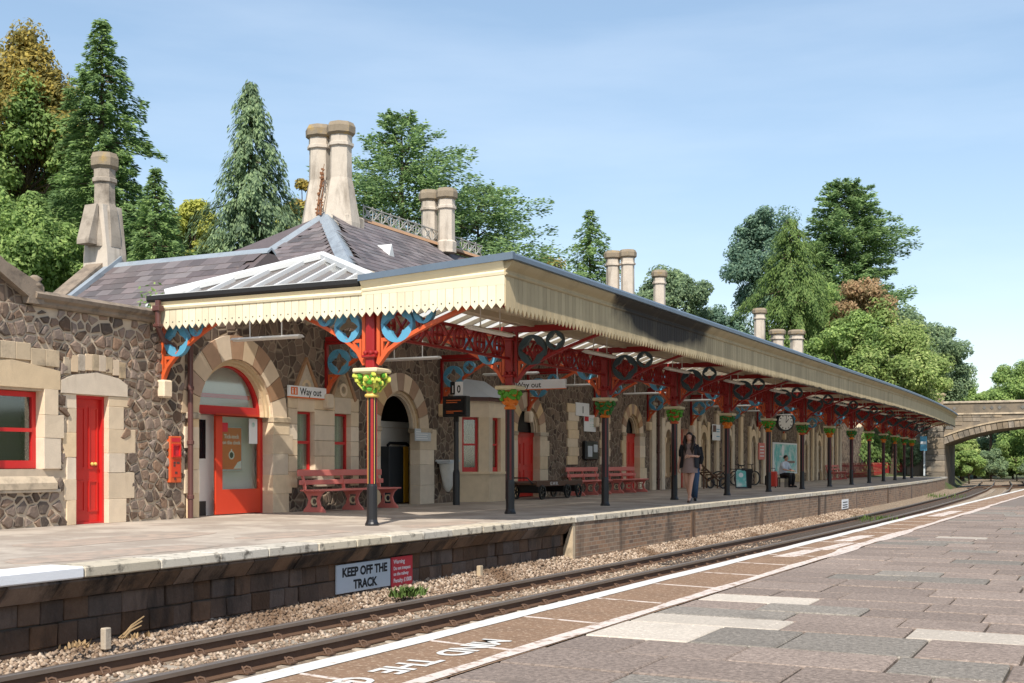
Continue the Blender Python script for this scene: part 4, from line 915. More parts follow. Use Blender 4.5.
# pointed valance boards
def board(w,h,t=.02,d=.105):
    return [(-w/2+.004,0),(-w/2+.004,-h+d),(0,-h),(w/2-.004,-h+d),(w/2-.004,0)]
bw=.147
me_end=B().prism(board(bw,.39,d=.08),'xz',-.01,.01).mesh('valance_board','valance_cream')
holes=B()
x=VX-bw/2-47*bw; k=0
while x<VX-.02:
    tall=x>-10.75
    put('valance_board',me_end,ca,Matrix.Translation((x,EY,3.755))); 
    holes.prism(circ(x,3.49,.013,6),'xz',EY-.0125,EY-.0105); x+=bw
holes.build('drilled_holes','print_black',ca)
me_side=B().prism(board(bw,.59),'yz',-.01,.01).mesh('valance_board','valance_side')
me_inner=B().prism(board(bw,.30,d=.08),'xz',-.01,.01).mesh('valance_board','cream_paint')
y=EY+.08; n=0; rest=B()
while y<CE:
    a=math.atan2(off(y+.3)-off(y-.3),.6)
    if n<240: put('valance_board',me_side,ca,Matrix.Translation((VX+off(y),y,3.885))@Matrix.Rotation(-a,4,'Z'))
    else:
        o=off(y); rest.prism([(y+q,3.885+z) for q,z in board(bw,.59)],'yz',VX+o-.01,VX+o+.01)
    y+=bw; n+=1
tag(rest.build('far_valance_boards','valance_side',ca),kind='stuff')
# far end valance
b=B(); x=WX+.2
while x<VX: b.prism([(x+off(CE)+q,3.76+z) for q,z in board(bw,.4)],'xz',CE-.01,CE+.01); x+=bw
tag(b.build('end_valance_boards','valance_cream',ca),kind='stuff')
# cornices
pend=[(0,3.72),(.03,3.72),(.045,3.755),(.025,3.78),(.025,3.80),(.07,3.85),(.0,3.86)]
B().extrude_profile(pend,[((WX,EY),(0,-1)),((-10.85,EY),(0,-1))]).build('end_cornice','cream_paint',ca)
pside=[(0,3.86),(.025,3.86),(.04,3.885),(.02,3.91),(.03,3.94),(.10,4.0),(.155,4.06),(.15,4.075),(0,4.075)]
path=[((VX+off(y),y),(1,0)) for y in [EY-.02]+[18+2*i for i in range(33)]+[CE]]
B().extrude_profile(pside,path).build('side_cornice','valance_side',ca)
B().extrude_profile([(-.1,4.077),(.17,4.077),(.195,4.085),(.195,4.15),(.16,4.19),(-.1,4.195)],path).build('roof_flashing','flashing_blue',ca)
# raised return of the front gutter on the near end: rises towards the track
b=B(); n=7
prof=[(0,-.22),(.02,-.2),(.03,-.16),(.015,-.13),(.06,-.06),(.09,-.0),(-.0,.0)]
for X,zt in ((-10.85,3.93),(VX+.0,4.075)): b.add([(X,EY-o_,zt+z*(1 if X>-9 else .8)) for o_,z in prof],[])
b.f=[(k,k+1,n+k+1,n+k) for k in range(n-1)]+[tuple(range(n)),tuple(range(n,2*n))[::-1]]; b.build('return_cornice','cream_paint',ca)
b=B().add([(-10.87,EY-.115,3.93),(VX+.19,EY-.115,4.08),(VX+.19,EY-.022,4.08),(-10.87,EY-.022,3.93),(-10.87,EY-.115,4.03),(VX+.19,EY-.115,4.19),(VX+.19,EY-.022,4.192),(-10.87,EY-.022,4.03)],[(0,1,2,3),(4,7,6,5),(0,4,5,1),(1,5,6,2),(2,6,7,3),(3,7,4,0)]); b.build('roof_flashing','flashing_blue',ca)
b=B().add([(-10.85,EY-.012,3.72),(VX,EY-.012,3.72),(VX,EY-.012,3.88),(-10.85,EY-.012,3.76),(-10.85,EY+.012,3.72),(VX,EY+.012,3.72),(VX,EY+.012,3.88),(-10.85,EY+.012,3.76)],[(0,1,2,3),(4,7,6,5),(3,2,6,7),(0,4,5,1),(0,3,7,4),(1,5,6,2)]); b.build('return_fascia','valance_cream',ca)
# black gutter on the left half
B().extrude_profile([(0,3.862),(.075,3.862),(.1,3.9),(.1,3.97),(0,3.97)],[((WX-.05,EY),(0,-1)),((-10.88,EY),(0,-1))]).build('gutter','gutter_black',ca)
B().box(WX-.02,-10.86,EY-.009,EY+.3,3.78,3.862).build('gutter_board','cream_paint',ca)
dp=thing('downpipe',(WX+.18,EY-.1,3.0),'brown rainwater pipe dropping from the canopy gutter by the wing','pipe','downpipes on the station wall')
B().tube([(WX+.25,EY-.13,3.87),(WX+.25,EY-.13,3.4),(WX+.2,EY+.05,3.2),(WX+.06,EY+.5,3.1)],.05,10).build('pipe','iron_brown',dp); B().cbox(WX+.17,WX+.33,EY-.2,EY-.06,3.68,3.78,.01).cbox(WX+.18,WX+.32,EY-.19,EY-.06,3.4,3.46,.01).build('collar','iron_brown',dp)
# flat outer roof and soffit boards
ys=[EY+.02]+[18+2*i for i in range(33)]+[CE-.02]
ribbon(lambda y:-10.9+off(y),lambda y:VX-.02+off(y),ys,3.9,4.07).build('roof_sheet','lead',ca)
ribbon(lambda y:-10.9+off(y),lambda y:VX-.03+off(y),ys,3.80,3.84).build('soffit','soffit_cream',ca)
for xx in (-10.3,-9.6,-8.9):
    b=B()
    for y in ys: b.add([(xx-.04+off(y),y,3.7),(xx+.04+off(y),y,3.7),(xx+.04+off(y),y,3.82),(xx-.04+off(y),y,3.82)],[])
    b.f=[(i*4+k,(i+1)*4+k,(i+1)*4+(k+1)%4,i*4+(k+1)%4) for i in range(len(ys)-1) for k in range(4)]; b.build('purlin','soffit_cream' if xx!=-8.9 else 'iron_red',ca)
# inner pitched roof: boarded low down, glazed near the ridge
RX=-13.08; EV=4.02; RG=4.78
def sl(t,side,y): # t 0 eave .. 1 ridge
    e=(-10.9 if side>0 else WX+.02)+off(y)*(1 if side>0 else 0); r=RX+off(y)*.5
    return (e+(r-e)*t,EV+(RG-EV)*t)
HY=18.3
for side in (1,-1):
    for (t0,t1,m,nm) in ((0,.42,'soffit_cream','roof_boards'),(.42,.93,'roof_glass','glazing'),(.93,1,'lead_white','ridge_cap')):
        b=B()
        for y in [HY]+ys[2:]:
            (xa,za),(xb,zb_)=sl(t0,side,y),sl(t1,side,y); b.add([(xa,y,za),(xb,y,zb_)],[])
        n=len(b.v)//2; b.f=[(2*i,2*i+1,2*i+3,2*i+2) for i in range(n-1)]; b.build(nm,m,ca)
    b=B(); y=HY
    while y<CE-.3:
        (xa,za),(xb,zb_)=sl(.0,side,y),sl(1,side,y); b.add([(xa,y-.03,za+.02),(xb,y-.03,zb_+.02),(xb,y+.03,zb_+.02),(xa,y+.03,za+.02),(xa,y-.03,za-.1),(xb,y-.03,zb_-.1),(xb,y+.03,zb_-.1),(xa,y+.03,za-.1)],[(0,1,2,3),(4,7,6,5),(0,4,5,1),(2,6,7,3),(0,3,7,4),(1,5,6,2)]); y+=.62
    tag(b.build('rafters','soffit_cream',ca),kind='stuff')
# hipped glazed near end: panes and bars
E0,E1=WX-.02,-10.9; AXp=(RX,HY,RG)
def hz(x,t): # point on hip plane: along eave x, t up slope in Y
    return (x,EY+.35+(HY-EY-.35)*t,EV-.02+(RG-EV+.02)*t)
nb=9; xs_=[E0+(E1-E0)*i/nb for i in range(nb+1)]
def tmax(x): return max(0,(x-E0)/(RX-E0)) if x<RX else max(0,(E1-x)/(E1-RX))
for i in range(nb):
    a,c=xs_[i]+.05,xs_[i+1]-.05; ta,tc=tmax(a),tmax(c)
    poly=[hz(a,0.02),hz(c,0.02),hz(c,max(.03,tc-.03))]+([hz(RX,.97)] if a<RX<c else [])+[hz(a,max(.03,ta-.03))]
    B().add(poly,[tuple(range(len(poly)))]).build('glazing_pane','roof_glass' ,ca)
for i in range(1,nb):
    a=xs_[i]; p0,p1=Vector(hz(a,0)),Vector(hz(a,tmax(a))); B().tube([p0+Vector((0,0,.03)),p1+Vector((0,0,.03))],.05,4).build('glazing_bar','lead_white',ca)
for a,c in (((E0,EY+.35,EV),AXp),((E1,EY+.35,EV),AXp)):
    B().tube([Vector(a)+Vector((0,0,.04)),Vector(c)+Vector((0,0,.05))],.09,6).build('hip_flashing','lead_white',ca)
B().add([hz(RX,.97),hz(RX+.9,.42),(E1,HY,EV+.06),(RX,HY,RG+.03)],[(0,1,2,3)]).build('lead_apron','lead_white',ca)
B().box(E0,E1,EY+.0,EY+.38,EV-.1,EV-.02).build('eaves_plate','lead_white',ca)
# wooden soffit of the near hip, seen from below
B().add([(WX,EY+.02,3.79),(-10.9,EY+.02,3.79),(-10.9,EY+.5,3.79),(WX,EY+.5,3.79)],[(0,1,2,3)]).build('soffit','soffit_cream',ca)
# ---- brackets in the plane across the platform
def arc_path(x0,z0,x1,z1,n=12,bulge=.35):
    pts=[]
    for k in range(n+1):
        t=k/n; x=x0+(x1-x0)*t; z=z0+(z1-z0)*(t**.62 if bulge else t); pts.append((x,z))
    return pts
def bracket(parent,x0,s,z0,z1,L,y,rings,dark=False,blue='iron_blue',arm='iron_orange',aw=.06):
    # spandrel bracket: upright on the post or wall, top chord, curved arm, pierced roundels
    q=lambda x:x0+s*x; d0,d1=y-.035,y+.035
    br=B().band([(q(a),z) for a,z in arc_path(.03,z0,L,z1-.03)],aw,'xz',d0-.01,d1+.01).build('bracket_arm',arm,parent)
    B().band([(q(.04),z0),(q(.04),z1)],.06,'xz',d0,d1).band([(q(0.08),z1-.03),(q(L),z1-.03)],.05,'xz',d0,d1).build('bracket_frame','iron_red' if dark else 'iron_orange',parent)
    tri=[(q(.09),z0+.1),(q(.09),z0+.42),(q(.3),z0+.42+.0)]
    c=(sum(p[0] for p in tri)/3,sum(p[1] for p in tri)/3)
    B().ring(tri,[(c[0]+(p[0]-c[0])*.45,c[1]+(p[1]-c[1])*.45) for p in tri],'xz',d0+.01,d1-.01).build('bracket_web','iron_orange',parent)
    for (cx,cz,r) in rings:
        B().ring(circ(q(cx),cz,r,24),star(q(cx),cz,r*.86,r*.5,24),'xz',d0-.012,d1+.012).build('roundel',blue,parent)
    return br
def make_column(k,Y):
    x=CX+off(Y); ordn=['nearest','second','third','fourth','fifth','sixth','seventh','eighth','ninth','tenth','eleventh','twelfth','thirteenth','farthest'][k]
    extra={0:'with yellow grapes on its capital, in sunlight',1:'with bright green leaf capital',2:'with red flowers on its capital',3:'with green fern capital'}.get(k,'with painted foliage capital')
    t=thing('canopy_column',(x,Y,0),f'{ordn} black and red canopy column from the near end {extra}','column','cast iron canopy columns')
    B().lathe([(.115,0),(.115,.03),(.098,.06),(.088,.1),(.085,.64),(.08,.67)],16,(x,Y,0)).build('base','iron_black',t,False)
    B().lathe([(.078,.67),(.074,2.1)],12,(x,Y,0),math.pi/12).build('shaft','iron_black',t)
    for j in range(4):
        a=-.99+math.pi/2*j
        for w,rr,m,nm in ((.018 if k else .022,.081,'iron_red' if k==0 else 'column_red','stripe'),):
            dx,dy=math.cos(a),math.sin(a); px,py=-dy,dx
            B().add([(x+dx*rr+px*s*w,Y+dy*rr+py*s*w,z) for z in(.68,2.08) for s in(-1,1)]+[(x+dx*.06+px*s*w,Y+dy*.06+py*s*w,z) for z in(.68,2.08) for s in(-1,1)],[(0,1,3,2),(0,4,5,1),(2,3,7,6),(0,2,6,4),(1,5,7,3)]).build(nm,m,t)
        a2=a+.56; dx,dy=math.cos(a2),math.sin(a2)
        B().tube([(x+dx*.075,Y+dy*.076,.68),(x+dx*.076,Y+dy*.076,2.08)],.005,5).build('bead','gold' if k==0 else 'iron_black',t)
    cp=B().lathe([(.1,2.08),(.125,2.1),(.115,2.13),(.085,2.15),(.1,2.2),(.14,2.3),(.17,2.4),(.17,2.46)],16,(x,Y,0)).build('capital','gold' if k==0 else 'flower_orange' if k%3 else 'iron_orange',t,True)
    B().cbox(x-.235,x+.235,Y-.235,Y+.235,2.475,2.55,.02).build('abacus','iron_cream',t)
    B().lathe([(.19,2.455),(.21,2.475)],12,(x,Y,0)).build('neck_ring','iron_cream',t)
    rd=random.Random(k*5+1); g1,g2=B(),B()
    n=46
    for j in range(n):
        a=j*2.399+rd.uniform(-.2,.2); lvl=0 if j<10 else 1 if j<26 else 2; z=(2.22,2.32,2.41)[lvl]+rd.uniform(-.035,.03); rr=(.12,.17,.205)[lvl]
        r=(rd.uniform(.035,.06),rd.uniform(.035,.06),rd.uniform(.035,.06))
        (g2 if (lvl==0 if k else j%3==0) else g1).blob((x+rr*math.cos(a),Y+rr*math.sin(a),z),r,j,6,4)
    if k==0:
        g1.build('leaves','leaf_green',t); g2.build('grapes','grape_yellow',t)
        b=B()
        for sx in (-1,1):
            for sy in (-1,1):
                b.tube([(x+sx*.1,Y+sy*.1,2.2),(x+sx*.17,Y+sy*.16,2.3),(x+sx*.19,Y+sy*.17,2.4)],.014,5)
                for q in range(7): b.blob((x+sx*(.19+rd.uniform(-.04,.04)),Y+sy*(.17+rd.uniform(-.04,.04)),2.4+rd.uniform(-.08,.05)),.035,q,5,3)
        b.build('grape_bunches','grape_yellow',t)
    else:
        g1.build('leaves',('leaf_dark','leaf_green')[k==1 or k%2],t); 
        if g2.v: g2.build('flowers',('leaf_green','flower_orange','leaf_dark')[k%3],t)
    # square post above the capital
    B().cbox(x-.085,x+.085,Y-.085,Y+.085,2.55,3.62,.02).build('post','iron_red' ,t)
    b=B()
    for z in (2.72,3.45):
        b.cbox(x-.13,x+.13,Y-.13,Y+.13,z,z+.05,.015)
    for s in (-1,1): b.blob((x+s*.05,Y-.11,2.8),.04,k,8,5).blob((x+.11,Y+s*.05,2.8),.04,k,8,5)
    b.build('post_bands','iron_red',t)
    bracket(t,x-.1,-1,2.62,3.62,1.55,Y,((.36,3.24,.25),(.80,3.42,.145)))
    bracket(t,x+.1,1,2.62,3.66,2.3,Y,((.40,3.25,.30),(.89,3.42,.19)),dark=k>0,blue='iron_blue_shaded' if k else 'iron_blue',arm='iron_red' if k else 'iron_orange',aw=.062 if k==0 else .05)  # past the first column, canopy shade is put into roundel and arm colours
    # transverse beam above
    B().box(WX+.04,VX-.06+off(Y),Y-.05,Y+.05,3.625,3.73).build('cross_beam','iron_red',t)
    B().prism([(VX-.05+off(Y),3.62),(VX-.05+off(Y),3.4),(VX-.12+off(Y),3.4),(VX-.5+off(Y),3.62)],'xz',Y-.03,Y+.03).build('beam_end','iron_red',t)
    return t
for k,Y in enumerate(COLS): make_column(k,Y)
# wall brackets
for k,Y in enumerate(COLS[:12]):
    t=thing('wall_bracket',(WX,Y,2.4),('red and blue wall bracket at the corner of the rubble wing' if k==0 else f'red and blue pierced wall bracket behind the {["","second","third","fourth","fifth","sixth","seventh","eighth","ninth","tenth","eleventh","twelfth"][k]} canopy column'),'bracket','pierced wall brackets under the canopy')
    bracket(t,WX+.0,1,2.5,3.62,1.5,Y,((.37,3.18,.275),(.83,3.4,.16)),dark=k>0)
    B().cbox(WX-.05,WX+.16,Y-.12,Y+.12,2.18,2.5,.03).build('corbel','limestone',t)
# lattice girders along the columns
GN=['first','second','third','fourth','fifth','sixth','seventh','eighth','ninth','tenth','eleventh','twelfth','last']
def girder(k,Y0,Y1):
    t=thing('lattice_girder',((CX+off((Y0+Y1)/2)),(Y0+Y1)/2,3.08),f'red lattice girder of rings and crosses, {GN[k]} span from the near end','girder','lattice girders between the columns')
    L=Y1-Y0-.2; a=math.atan2(off(Y1)-off(Y0),Y1-Y0); M=Matrix.Translation((CX+off(Y0),Y0+.1,0))@Matrix.Rotation(-a,4,'Z')
    if k==0:
        girder.ch=B().box(-.035,.035,0,L,3.07,3.115).mesh('chord','iron_red'); girder.ch2=B().box(-.035,.035,0,L,3.5,3.55).mesh('chord','iron_red')
        n=32; girder.rg=B().ring([(.19*math.cos(6.283*q/n),.19*math.sin(6.283*q/n)) for q in range(n)],[(.16*math.cos(6.283*q/n),.16*math.sin(6.283*q/n)) for q in range(n)],'yz',-.03,.03).box(-.02,.02,-.02,.02,-.18,.18).box(-.02,.02,-.15,.15,-.018,.018).mesh('ring','iron_red')
        w=.2; girder.cr=B().band([(-w,-.19),(w,.19)],.034,'yz',-.02,.02).band([(w,-.19),(-w,.19)],.034,'yz',-.018,.022).mesh('cross','iron_red')
    put('chord',girder.ch,t,M); put('chord',girder.ch2,t,M)
    n=6
    for i in range(n):
        yc=L*(i+.5)/n
        put('ring',girder.rg,t,M@Matrix.Translation((0,yc,3.31)))
        if i<n-1: put('cross',girder.cr,t,M@Matrix.Translation((0,L*(i+1)/n,3.31)))
for k in range(13): girder(k,COLS[k],COLS[k+1])
# hanging lights
ln=0
def light(p0,p1,zt,label):
    (x0,y0),(x1,y1)=p0,p1; z=3.3; cx,cy=(x0+x1)/2,(y0+y1)/2
    t=thing('batten_light',(cx,cy,z),label,'light','white batten lights under the canopy')
    d=Vector((x1-x0,y1-y0,0)); L=d.length; d.normalize(); M=frame((x0,y0,z),d,(-d.y,d.x,0))
    put('housing',B().prism([(-.1,0),(-.1,.012),(-.04,.045),(.04,.045),(.1,.012),(.1,0)],'yz',0,L).mesh('housing','light_white'),t,M)
    put('diffuser',B().prism([(-.06,-.002),(-.05,-.022),(.05,-.022),(.06,-.002)],'yz',.03,L-.03).mesh('diffuser','light_white'),t,M)
    for f in (.25,.72): put('rod',B().box(L*f-.008,L*f+.008,-.008,.008,.04,zt-z).mesh('rod','light_white'),t,M)
nth=['first','second','third','fourth','fifth','sixth','seventh','eighth','ninth','tenth','eleventh','twelfth','thirteenth']
for k in range(13):
    Y=COLS[k]+1.35; o=off(Y+.8)
    light((-9.75+o,Y),(-9.75+o,Y+1.55),3.72,f'{nth[k]} hanging batten light from the near end on the track side')
for k in range(9):
    Y=COLS[k]+1.3
    light((-14.75,Y),(-13.2,Y),3.95,f'{nth[k]} batten light from the near end on the wall side')
# ================================================================ PLATFORM FURNITURE
def bench(loc,L,label,n=3):
    t=thing('platform_bench',loc,label,'bench','pink platform benches'); x,y,_=loc   # y: near end, faces the track (+X)
    for i in range(n):
        yy=y+.18+(L-.36)*i/(n-1)
        # cast end: waisted leg plate with a pierced monogram panel
        leg=B().ring([(x-.27,0),(x+.27,0),(x+.25,.05),(x+.16,.13),(x+.12,.25),(x+.17,.36),(x+.25,.43),(x-.27,.43),(x-.2,.36),(x-.14,.25),(x-.18,.13),(x-.26,.05)],
            [(x-.10,.1),(x+.08,.1),(x+.09,.12),(x+.075,.16),(x+.06,.25),(x+.08,.3),(x+.1,.34),(x-.1,.34),(x-.1,.3),(x-.08,.25),(x-.09,.16),(x-.1,.12)],'xz',yy-.025,yy+.025).build('leg','bench_pink',t)
        B().ring(circ(x,.22,.085,14),circ(x,.22,.06,14),'xz',yy-.02,yy+.02).build('monogram','iron_cream',leg)
        B().band([(x-.24,.42),(x-.27,.6),(x-.33,.86)],.05,'xz',yy-.022,yy+.022).build('back_support','bench_pink',t)
        B().band([(x-.2,.44),(x-.22,.56),(x-.24,.66)],.03,'xz',yy-.03,yy-.01).build('scroll','bench_pink',t)
    for k in range(4): B().cbox(x-.24+.125*k,x-.13+.125*k,y,y+L,.43,.465,.008).build('seat_slat','bench_pink',t)
    for (z0,z1,dx) in ((.56,.66,-.27),(.74,.87,-.315)):
        B().cbox(x+dx,x+dx+.035,y,y+L,z0,z1,.008).build('back_slat','bench_pink',t)
    return t
bench((WX+.55,20.15,0),3.15,'long pink bench below the paired red windows',3)
bench((WX+.5,33.75,0),2.5,'pink bench nearer to the luggage trolley, below the number one sign',3)
bench((WX+.5,37.0,0),2.6,'pink bench left of the red arched door, behind third column',3)
bench((WX+.5,70.6,0),3.6,'small far pink bench near the end of the building',3)
# luggage trolley
t=thing('luggage_trolley',(WX+.75,31.0,0),'old brown wooden luggage trolley with iron wheels by arched door','trolley')
x0,x1,y0,y1=WX+.4,WX+1.1,29.75,32.9
B().cbox(x0,x1,y0,y1,.40,.46,.01).build('deck','wood_brown',t)
for x in (x0-.02,x1): B().cbox(x,x+.03,y0,y1,.36,.5,.008).build('side_rail','wood_brown',t)
text('G.W.R.',.13,'print_white',WALLTEXT(x1+.032,30.6,.39),t,sx=1.4)
for yy in (30.05,31.75,32.55):
    for x in (x0-.06,x1+.05):
        w=B().ring([(yy+.2*math.cos(6.283*k/20),.2+.2*math.sin(6.283*k/20)) for k in range(20)],[(yy+.16*math.cos(6.283*k/20),.2+.16*math.sin(6.283*k/20)) for k in range(20)],'yz',x-.025,x+.025)
        for a in range(5): w.band([(yy,.2),(yy+.17*math.cos(a*1.2566),.2+.17*math.sin(a*1.2566))],.03,'yz',x-.01,x+.01)
        w.lathe([(.04,-.03),(.04,.03)],8,(0,0,0)) if False else None
        w.build('wheel','iron_black',t)
    B().tube([(x0-.08,yy,.2),(x1+.08,yy,.2)],.025,6).build('axle','iron_black',t)
    B().cbox(x0+.05,x1-.05,yy-.05,yy+.05,.2,.4,.01).build('bolster','iron_black',t)
B().tube([(x0+.1,y0,.43),(x0+.1,y0-.35,.6),(x1-.1,y0-.35,.6),(x1-.1,y0,.43)],.02,6).build('handle','iron_black',t)
# litter bag holder
t=thing('litter_bag_holder',(WX+.2,26.35,0),'clear litter sack hanging from a grey hoop beside second arch','litter bag')
B().tube([(WX+.06,26.2,1.02),(WX+.4,26.18,1.02),(WX+.44,26.4,1.02),(WX+.4,26.62,1.02),(WX+.06,26.6,1.02)],.03,8).build('hoop','sign_grey',t); B().cbox(WX+.02,WX+.45,26.14,26.66,1.04,1.09,.01).build('lid','sign_grey',t)
b=B(); n=14; rd=random.Random(2); pr=[(.21,1.02),(.2,.8),(.17,.6),(.12,.4),(.05,.3),(.01,.28)]
b.add([(WX+.24+r*(1+.12*math.sin(3*a+z*9))*math.cos(a),26.4+r*(1+.12*math.sin(4*a+z*5))*math.sin(a),z) for r,z in pr for a in [6.283*k/n for k in range(n)]],[(i*n+k,i*n+(k+1)%n,(i+1)*n+(k+1)%n,(i+1)*n+k) for i in range(5) for k in range(n)]); b.build('bag','bag_clear',t,True)
# departure screen on a post
sx_,sy_=-14.2,25.3
t=thing('departure_screen',(sx_,sy_,0),'black post with dark departure screen and white 10 plate','display')
B().lathe([(.085,0),(.085,.78),(.06,.86),(.055,2.0)],12,(sx_,sy_,0)).build('post','iron_black',t)
sc=B().cbox(sx_-.33,sx_+.33,sy_-.1,sy_+.1,2.12,2.62,.015).build('screen_case','iron_black',t); B().box(sx_-.27,sx_+.27,sy_-.104,sy_-.1,2.18,2.57).build('screen','screen_dark',sc)
for z,w in ((2.5,.4),(2.45,.3),(2.24,.44),(2.2,.2)): B().box(sx_-.22,sx_-.22+w,sy_-.107,sy_-.104,z,z+.025).build('screen_line','amber_text',sc)
B().box(sx_-.01,sx_+.2,sy_-.05,sy_-.03,2.64,2.96).build('number_plate','sign_white',t); B().box(sx_-.14,sx_-.01,sy_-.05,sy_-.03,2.66,2.96).build('black_plate','print_black',t)
text('0',.25,'print_black',ENDTEXT(sx_+.095,sy_-.0515,2.7),t,sx=.8,align='CENTER',bold=.006); text('1',.25,'print_white',ENDTEXT(sx_-.07,sy_-.0515,2.7),t,sx=.8,align='CENTER',bold=.002)
B().box(sx_-.06,sx_+.06,sy_-.03,sy_+.03,2.0,2.13).build('neck','iron_black',t)
# signs
t=thing('way_out_sign',(WX+.4,20.7,2.4),'white and orange Way out sign above the paired windows','sign')
B().cbox(WX+.02,WX+.07,20.1,21.42,2.38,2.62,.006).build('panel','sign_white',t); B().box(WX+.02,WX+.072,20.1,21.42,2.37,2.395).build('orange_edge','sign_orange',t)
text('Way out',.21,'print_black',WALLTEXT(WX+.0715,20.48,2.44),t,sx=1.0,bold=.003)
b=B().box(WX+.07,WX+.0725,20.17,20.4,2.43,2.59); b.build('symbol_panel','sign_orange',t)
b=B()
for yy in (20.23,20.33): b.prism(circ(yy,2.55,.018,8),'yz',WX+.0725,WX+.0745).box(WX+.0725,WX+.0745,yy-.015,yy+.015,2.45,2.525)
b.build('symbol','print_white',t)
t=thing('platform_number_sign',(WX+.4,35.35,2.5),'white square sign with black 1 above the wall phone','sign')
B().cbox(WX+.03,WX+.07,34.85,35.9,2.5,2.92,.006).build('panel','sign_white',t); text('1',.3,'print_black',WALLTEXT(WX+.0715,35.28,2.6),t,sx=1.4,bold=.008)
t=thing('wall_notice',(WX+.05,36,2.2),'small white and red notice under the number one sign','sign')
B().cbox(WX+.02,WX+.045,35.55,36.5,2.02,2.56,.004).build('panel','sign_white',t); B().box(WX+.045,WX+.048,35.57,35.9,2.35,2.54).build('red_corner','sign_red',t)
for z in (2.42,2.36,2.24,2.18): B().box(WX+.045,WX+.047,36.0,36.4,z,z+.025).build('print_line','poster_teal',t)
t=thing('wall_phone',(WX+.1,36,1.1),'black wall phone box between the stone niches','phone')
B().cbox(WX,WX+.16,35.45,36.45,1.1,1.72,.04).build('case','iron_black',t); B().cbox(WX+.16,WX+.18,35.55,35.9,1.2,1.55,.01).build('panel','sign_grey',t); B().cbox(WX+.16,WX+.2,36.0,36.3,1.35,1.6,.02).build('handset','sign_grey',t)
t=thing('way_out_sign',(WX+1.0,30.2,2.75),'white sign hanging behind the second column, above the third arch','sign')
B().cbox(-13.9,-12.35,27.6,27.66,2.88,3.12,.006).build('panel','sign_white',t); B().box(-13.9,-12.35,27.598,27.662,2.87,2.89).build('orange_edge','sign_orange',t); text('Way out',.2,'print_black',ENDTEXT(-13.75,27.598,2.93),t,bold=.002)
for x in (-13.7,-12.6): B().box(x-.01,x+.01,27.62,27.64,3.12,3.75).build('hanger','sign_grey',t)
t=thing('wall_notice',(WX+.15,48.6,2.0),'white notice with purple picture on a pilaster behind the couple','sign')
B().cbox(WX+.18,WX+.2,48.75,49.85,1.95,2.62,.004).cbox(WX+.0,WX+.18,49.2,49.4,2.2,2.4,.004).build('panel','sign_white',t); B().box(WX+.2,WX+.204,48.8,49.25,2.3,2.58).build('picture','iron_brown',t)
for z in (2.4,2.3,2.1): B().box(WX+.2,WX+.203,49.3,49.75,z,z+.04).build('print_line','iron_blue',t)
t=thing('letter_box',(WX,16.76,.66),'orange red wall letter box on rubble beside the corner downpipe','post box')
B().cbox(WX-.02,WX+.07,16.62,16.92,.66,1.5,.01).build('face','iron_orange',t)
B().prism([(1.18,.0),(1.36,.0),(1.36,.09),(1.30,.1)],'xz',0,.01) 
B().ring([(16.66,1.12),(16.88,1.12),(16.88,1.36),(16.66,1.36)],[(16.69,1.15),(16.85,1.15),(16.85,1.33),(16.69,1.33)],'yz',WX+.07,WX+.1).build('hood','door_red',t)
B().box(WX+.07,WX+.074,16.69,16.85,1.15,1.33).build('slot','sign_red',t)
B().box(WX+.07,WX+.076,16.66,16.88,.76,1.08).build('door_plate','glass_orange',t)
for (a,c,z) in ((16.7,16.76,1.0),(16.78,16.86,1.0),(16.7,16.75,.95),(16.74,16.8,.82),(16.72,16.77,.71)): B().box(WX+.076,WX+.08,a,c,z,z+.04).build('mark','iron_brown',t)
B().box(WX+.07,WX+.074,16.66,16.88,1.4,1.47).build('crown_plate','sign_red',t)
# hanging clock
t=thing('station_clock',(WX+.75,58.6,2.0),'round double faced clock with dark rim on wall bracket','clock')
cy,cz=58.7,3.0; cxk=WX+.75
M=frame((cxk,cy,cz),Vector((.72,.69,0)),(0,0,1))
put('case',B().prism(circ(0,0,.46,28),'xy',-.12,.12).mesh('case','iron_black'),t,M)
for s in (1,):
    f=put('face',B().prism(circ(0,0,.39,28),'xy',.12,.13).mesh('face','clock_face'),t,M)
    b=B()
    for k in range(12):
        a=math.pi/6*k; b.band([(.29*math.cos(a),.29*math.sin(a)),(.37*math.cos(a),.37*math.sin(a))],.04,'xy',.13,.134)
    put('hour_marks',b.mesh('hour_marks','print_black'),f,M); put('hand',B().band([(0,-.04),(.15,.13)],.035,'xy',.134,.138).mesh('hand','print_black'),f,M); put('hand',B().band([(0,-.05),(.04,.31)],.025,'xy',.138,.142).mesh('hand','print_black'),f,M)
B().tube([(WX,cy,cz+.35),(cxk,cy,cz+.55),(cxk,cy,cz+.4)],.03,6).build('bracket','iron_black',t)
# poster board
t=thing('poster_stand',(WX+.1,61.5,.4),'teal travel poster in white frame on the far wall','poster')
B().cbox(WX+.06,WX+.12,59.0,64.0,.42,2.02,.02).build('frame','sign_white',t); B().box(WX+.12,WX+.126,59.2,63.8,.5,1.94).build('sheet','poster_teal',t)
B().prism(circ(60.9,1.62,.3,14),'yz',WX+.126,WX+.13).box(WX+.126,WX+.13,60.2,61.6,1.3,1.36).build('picture','sign_white',t); B().box(WX+.126,WX+.13,61.0,63.4,.98,1.1).build('print_line','dress_taupe',t)
B().cbox(WX+.1,WX+.5,62.9,63.9,0,.42,.03).build('foot_stone','limestone',t)
t=thing('wall_notice',(WX+.15,56.8,1.1),'tall pink notice board on the far pilaster','sign')
B().cbox(WX+.12,WX+.16,56.2,57.3,1.15,1.95,.01).build('panel','bench_pink',t)
for z in (1.3,1.45,1.6,1.75): B().box(WX+.16,WX+.164,56.4,57.1,z,z+.05).build('print_line','sign_white',t)
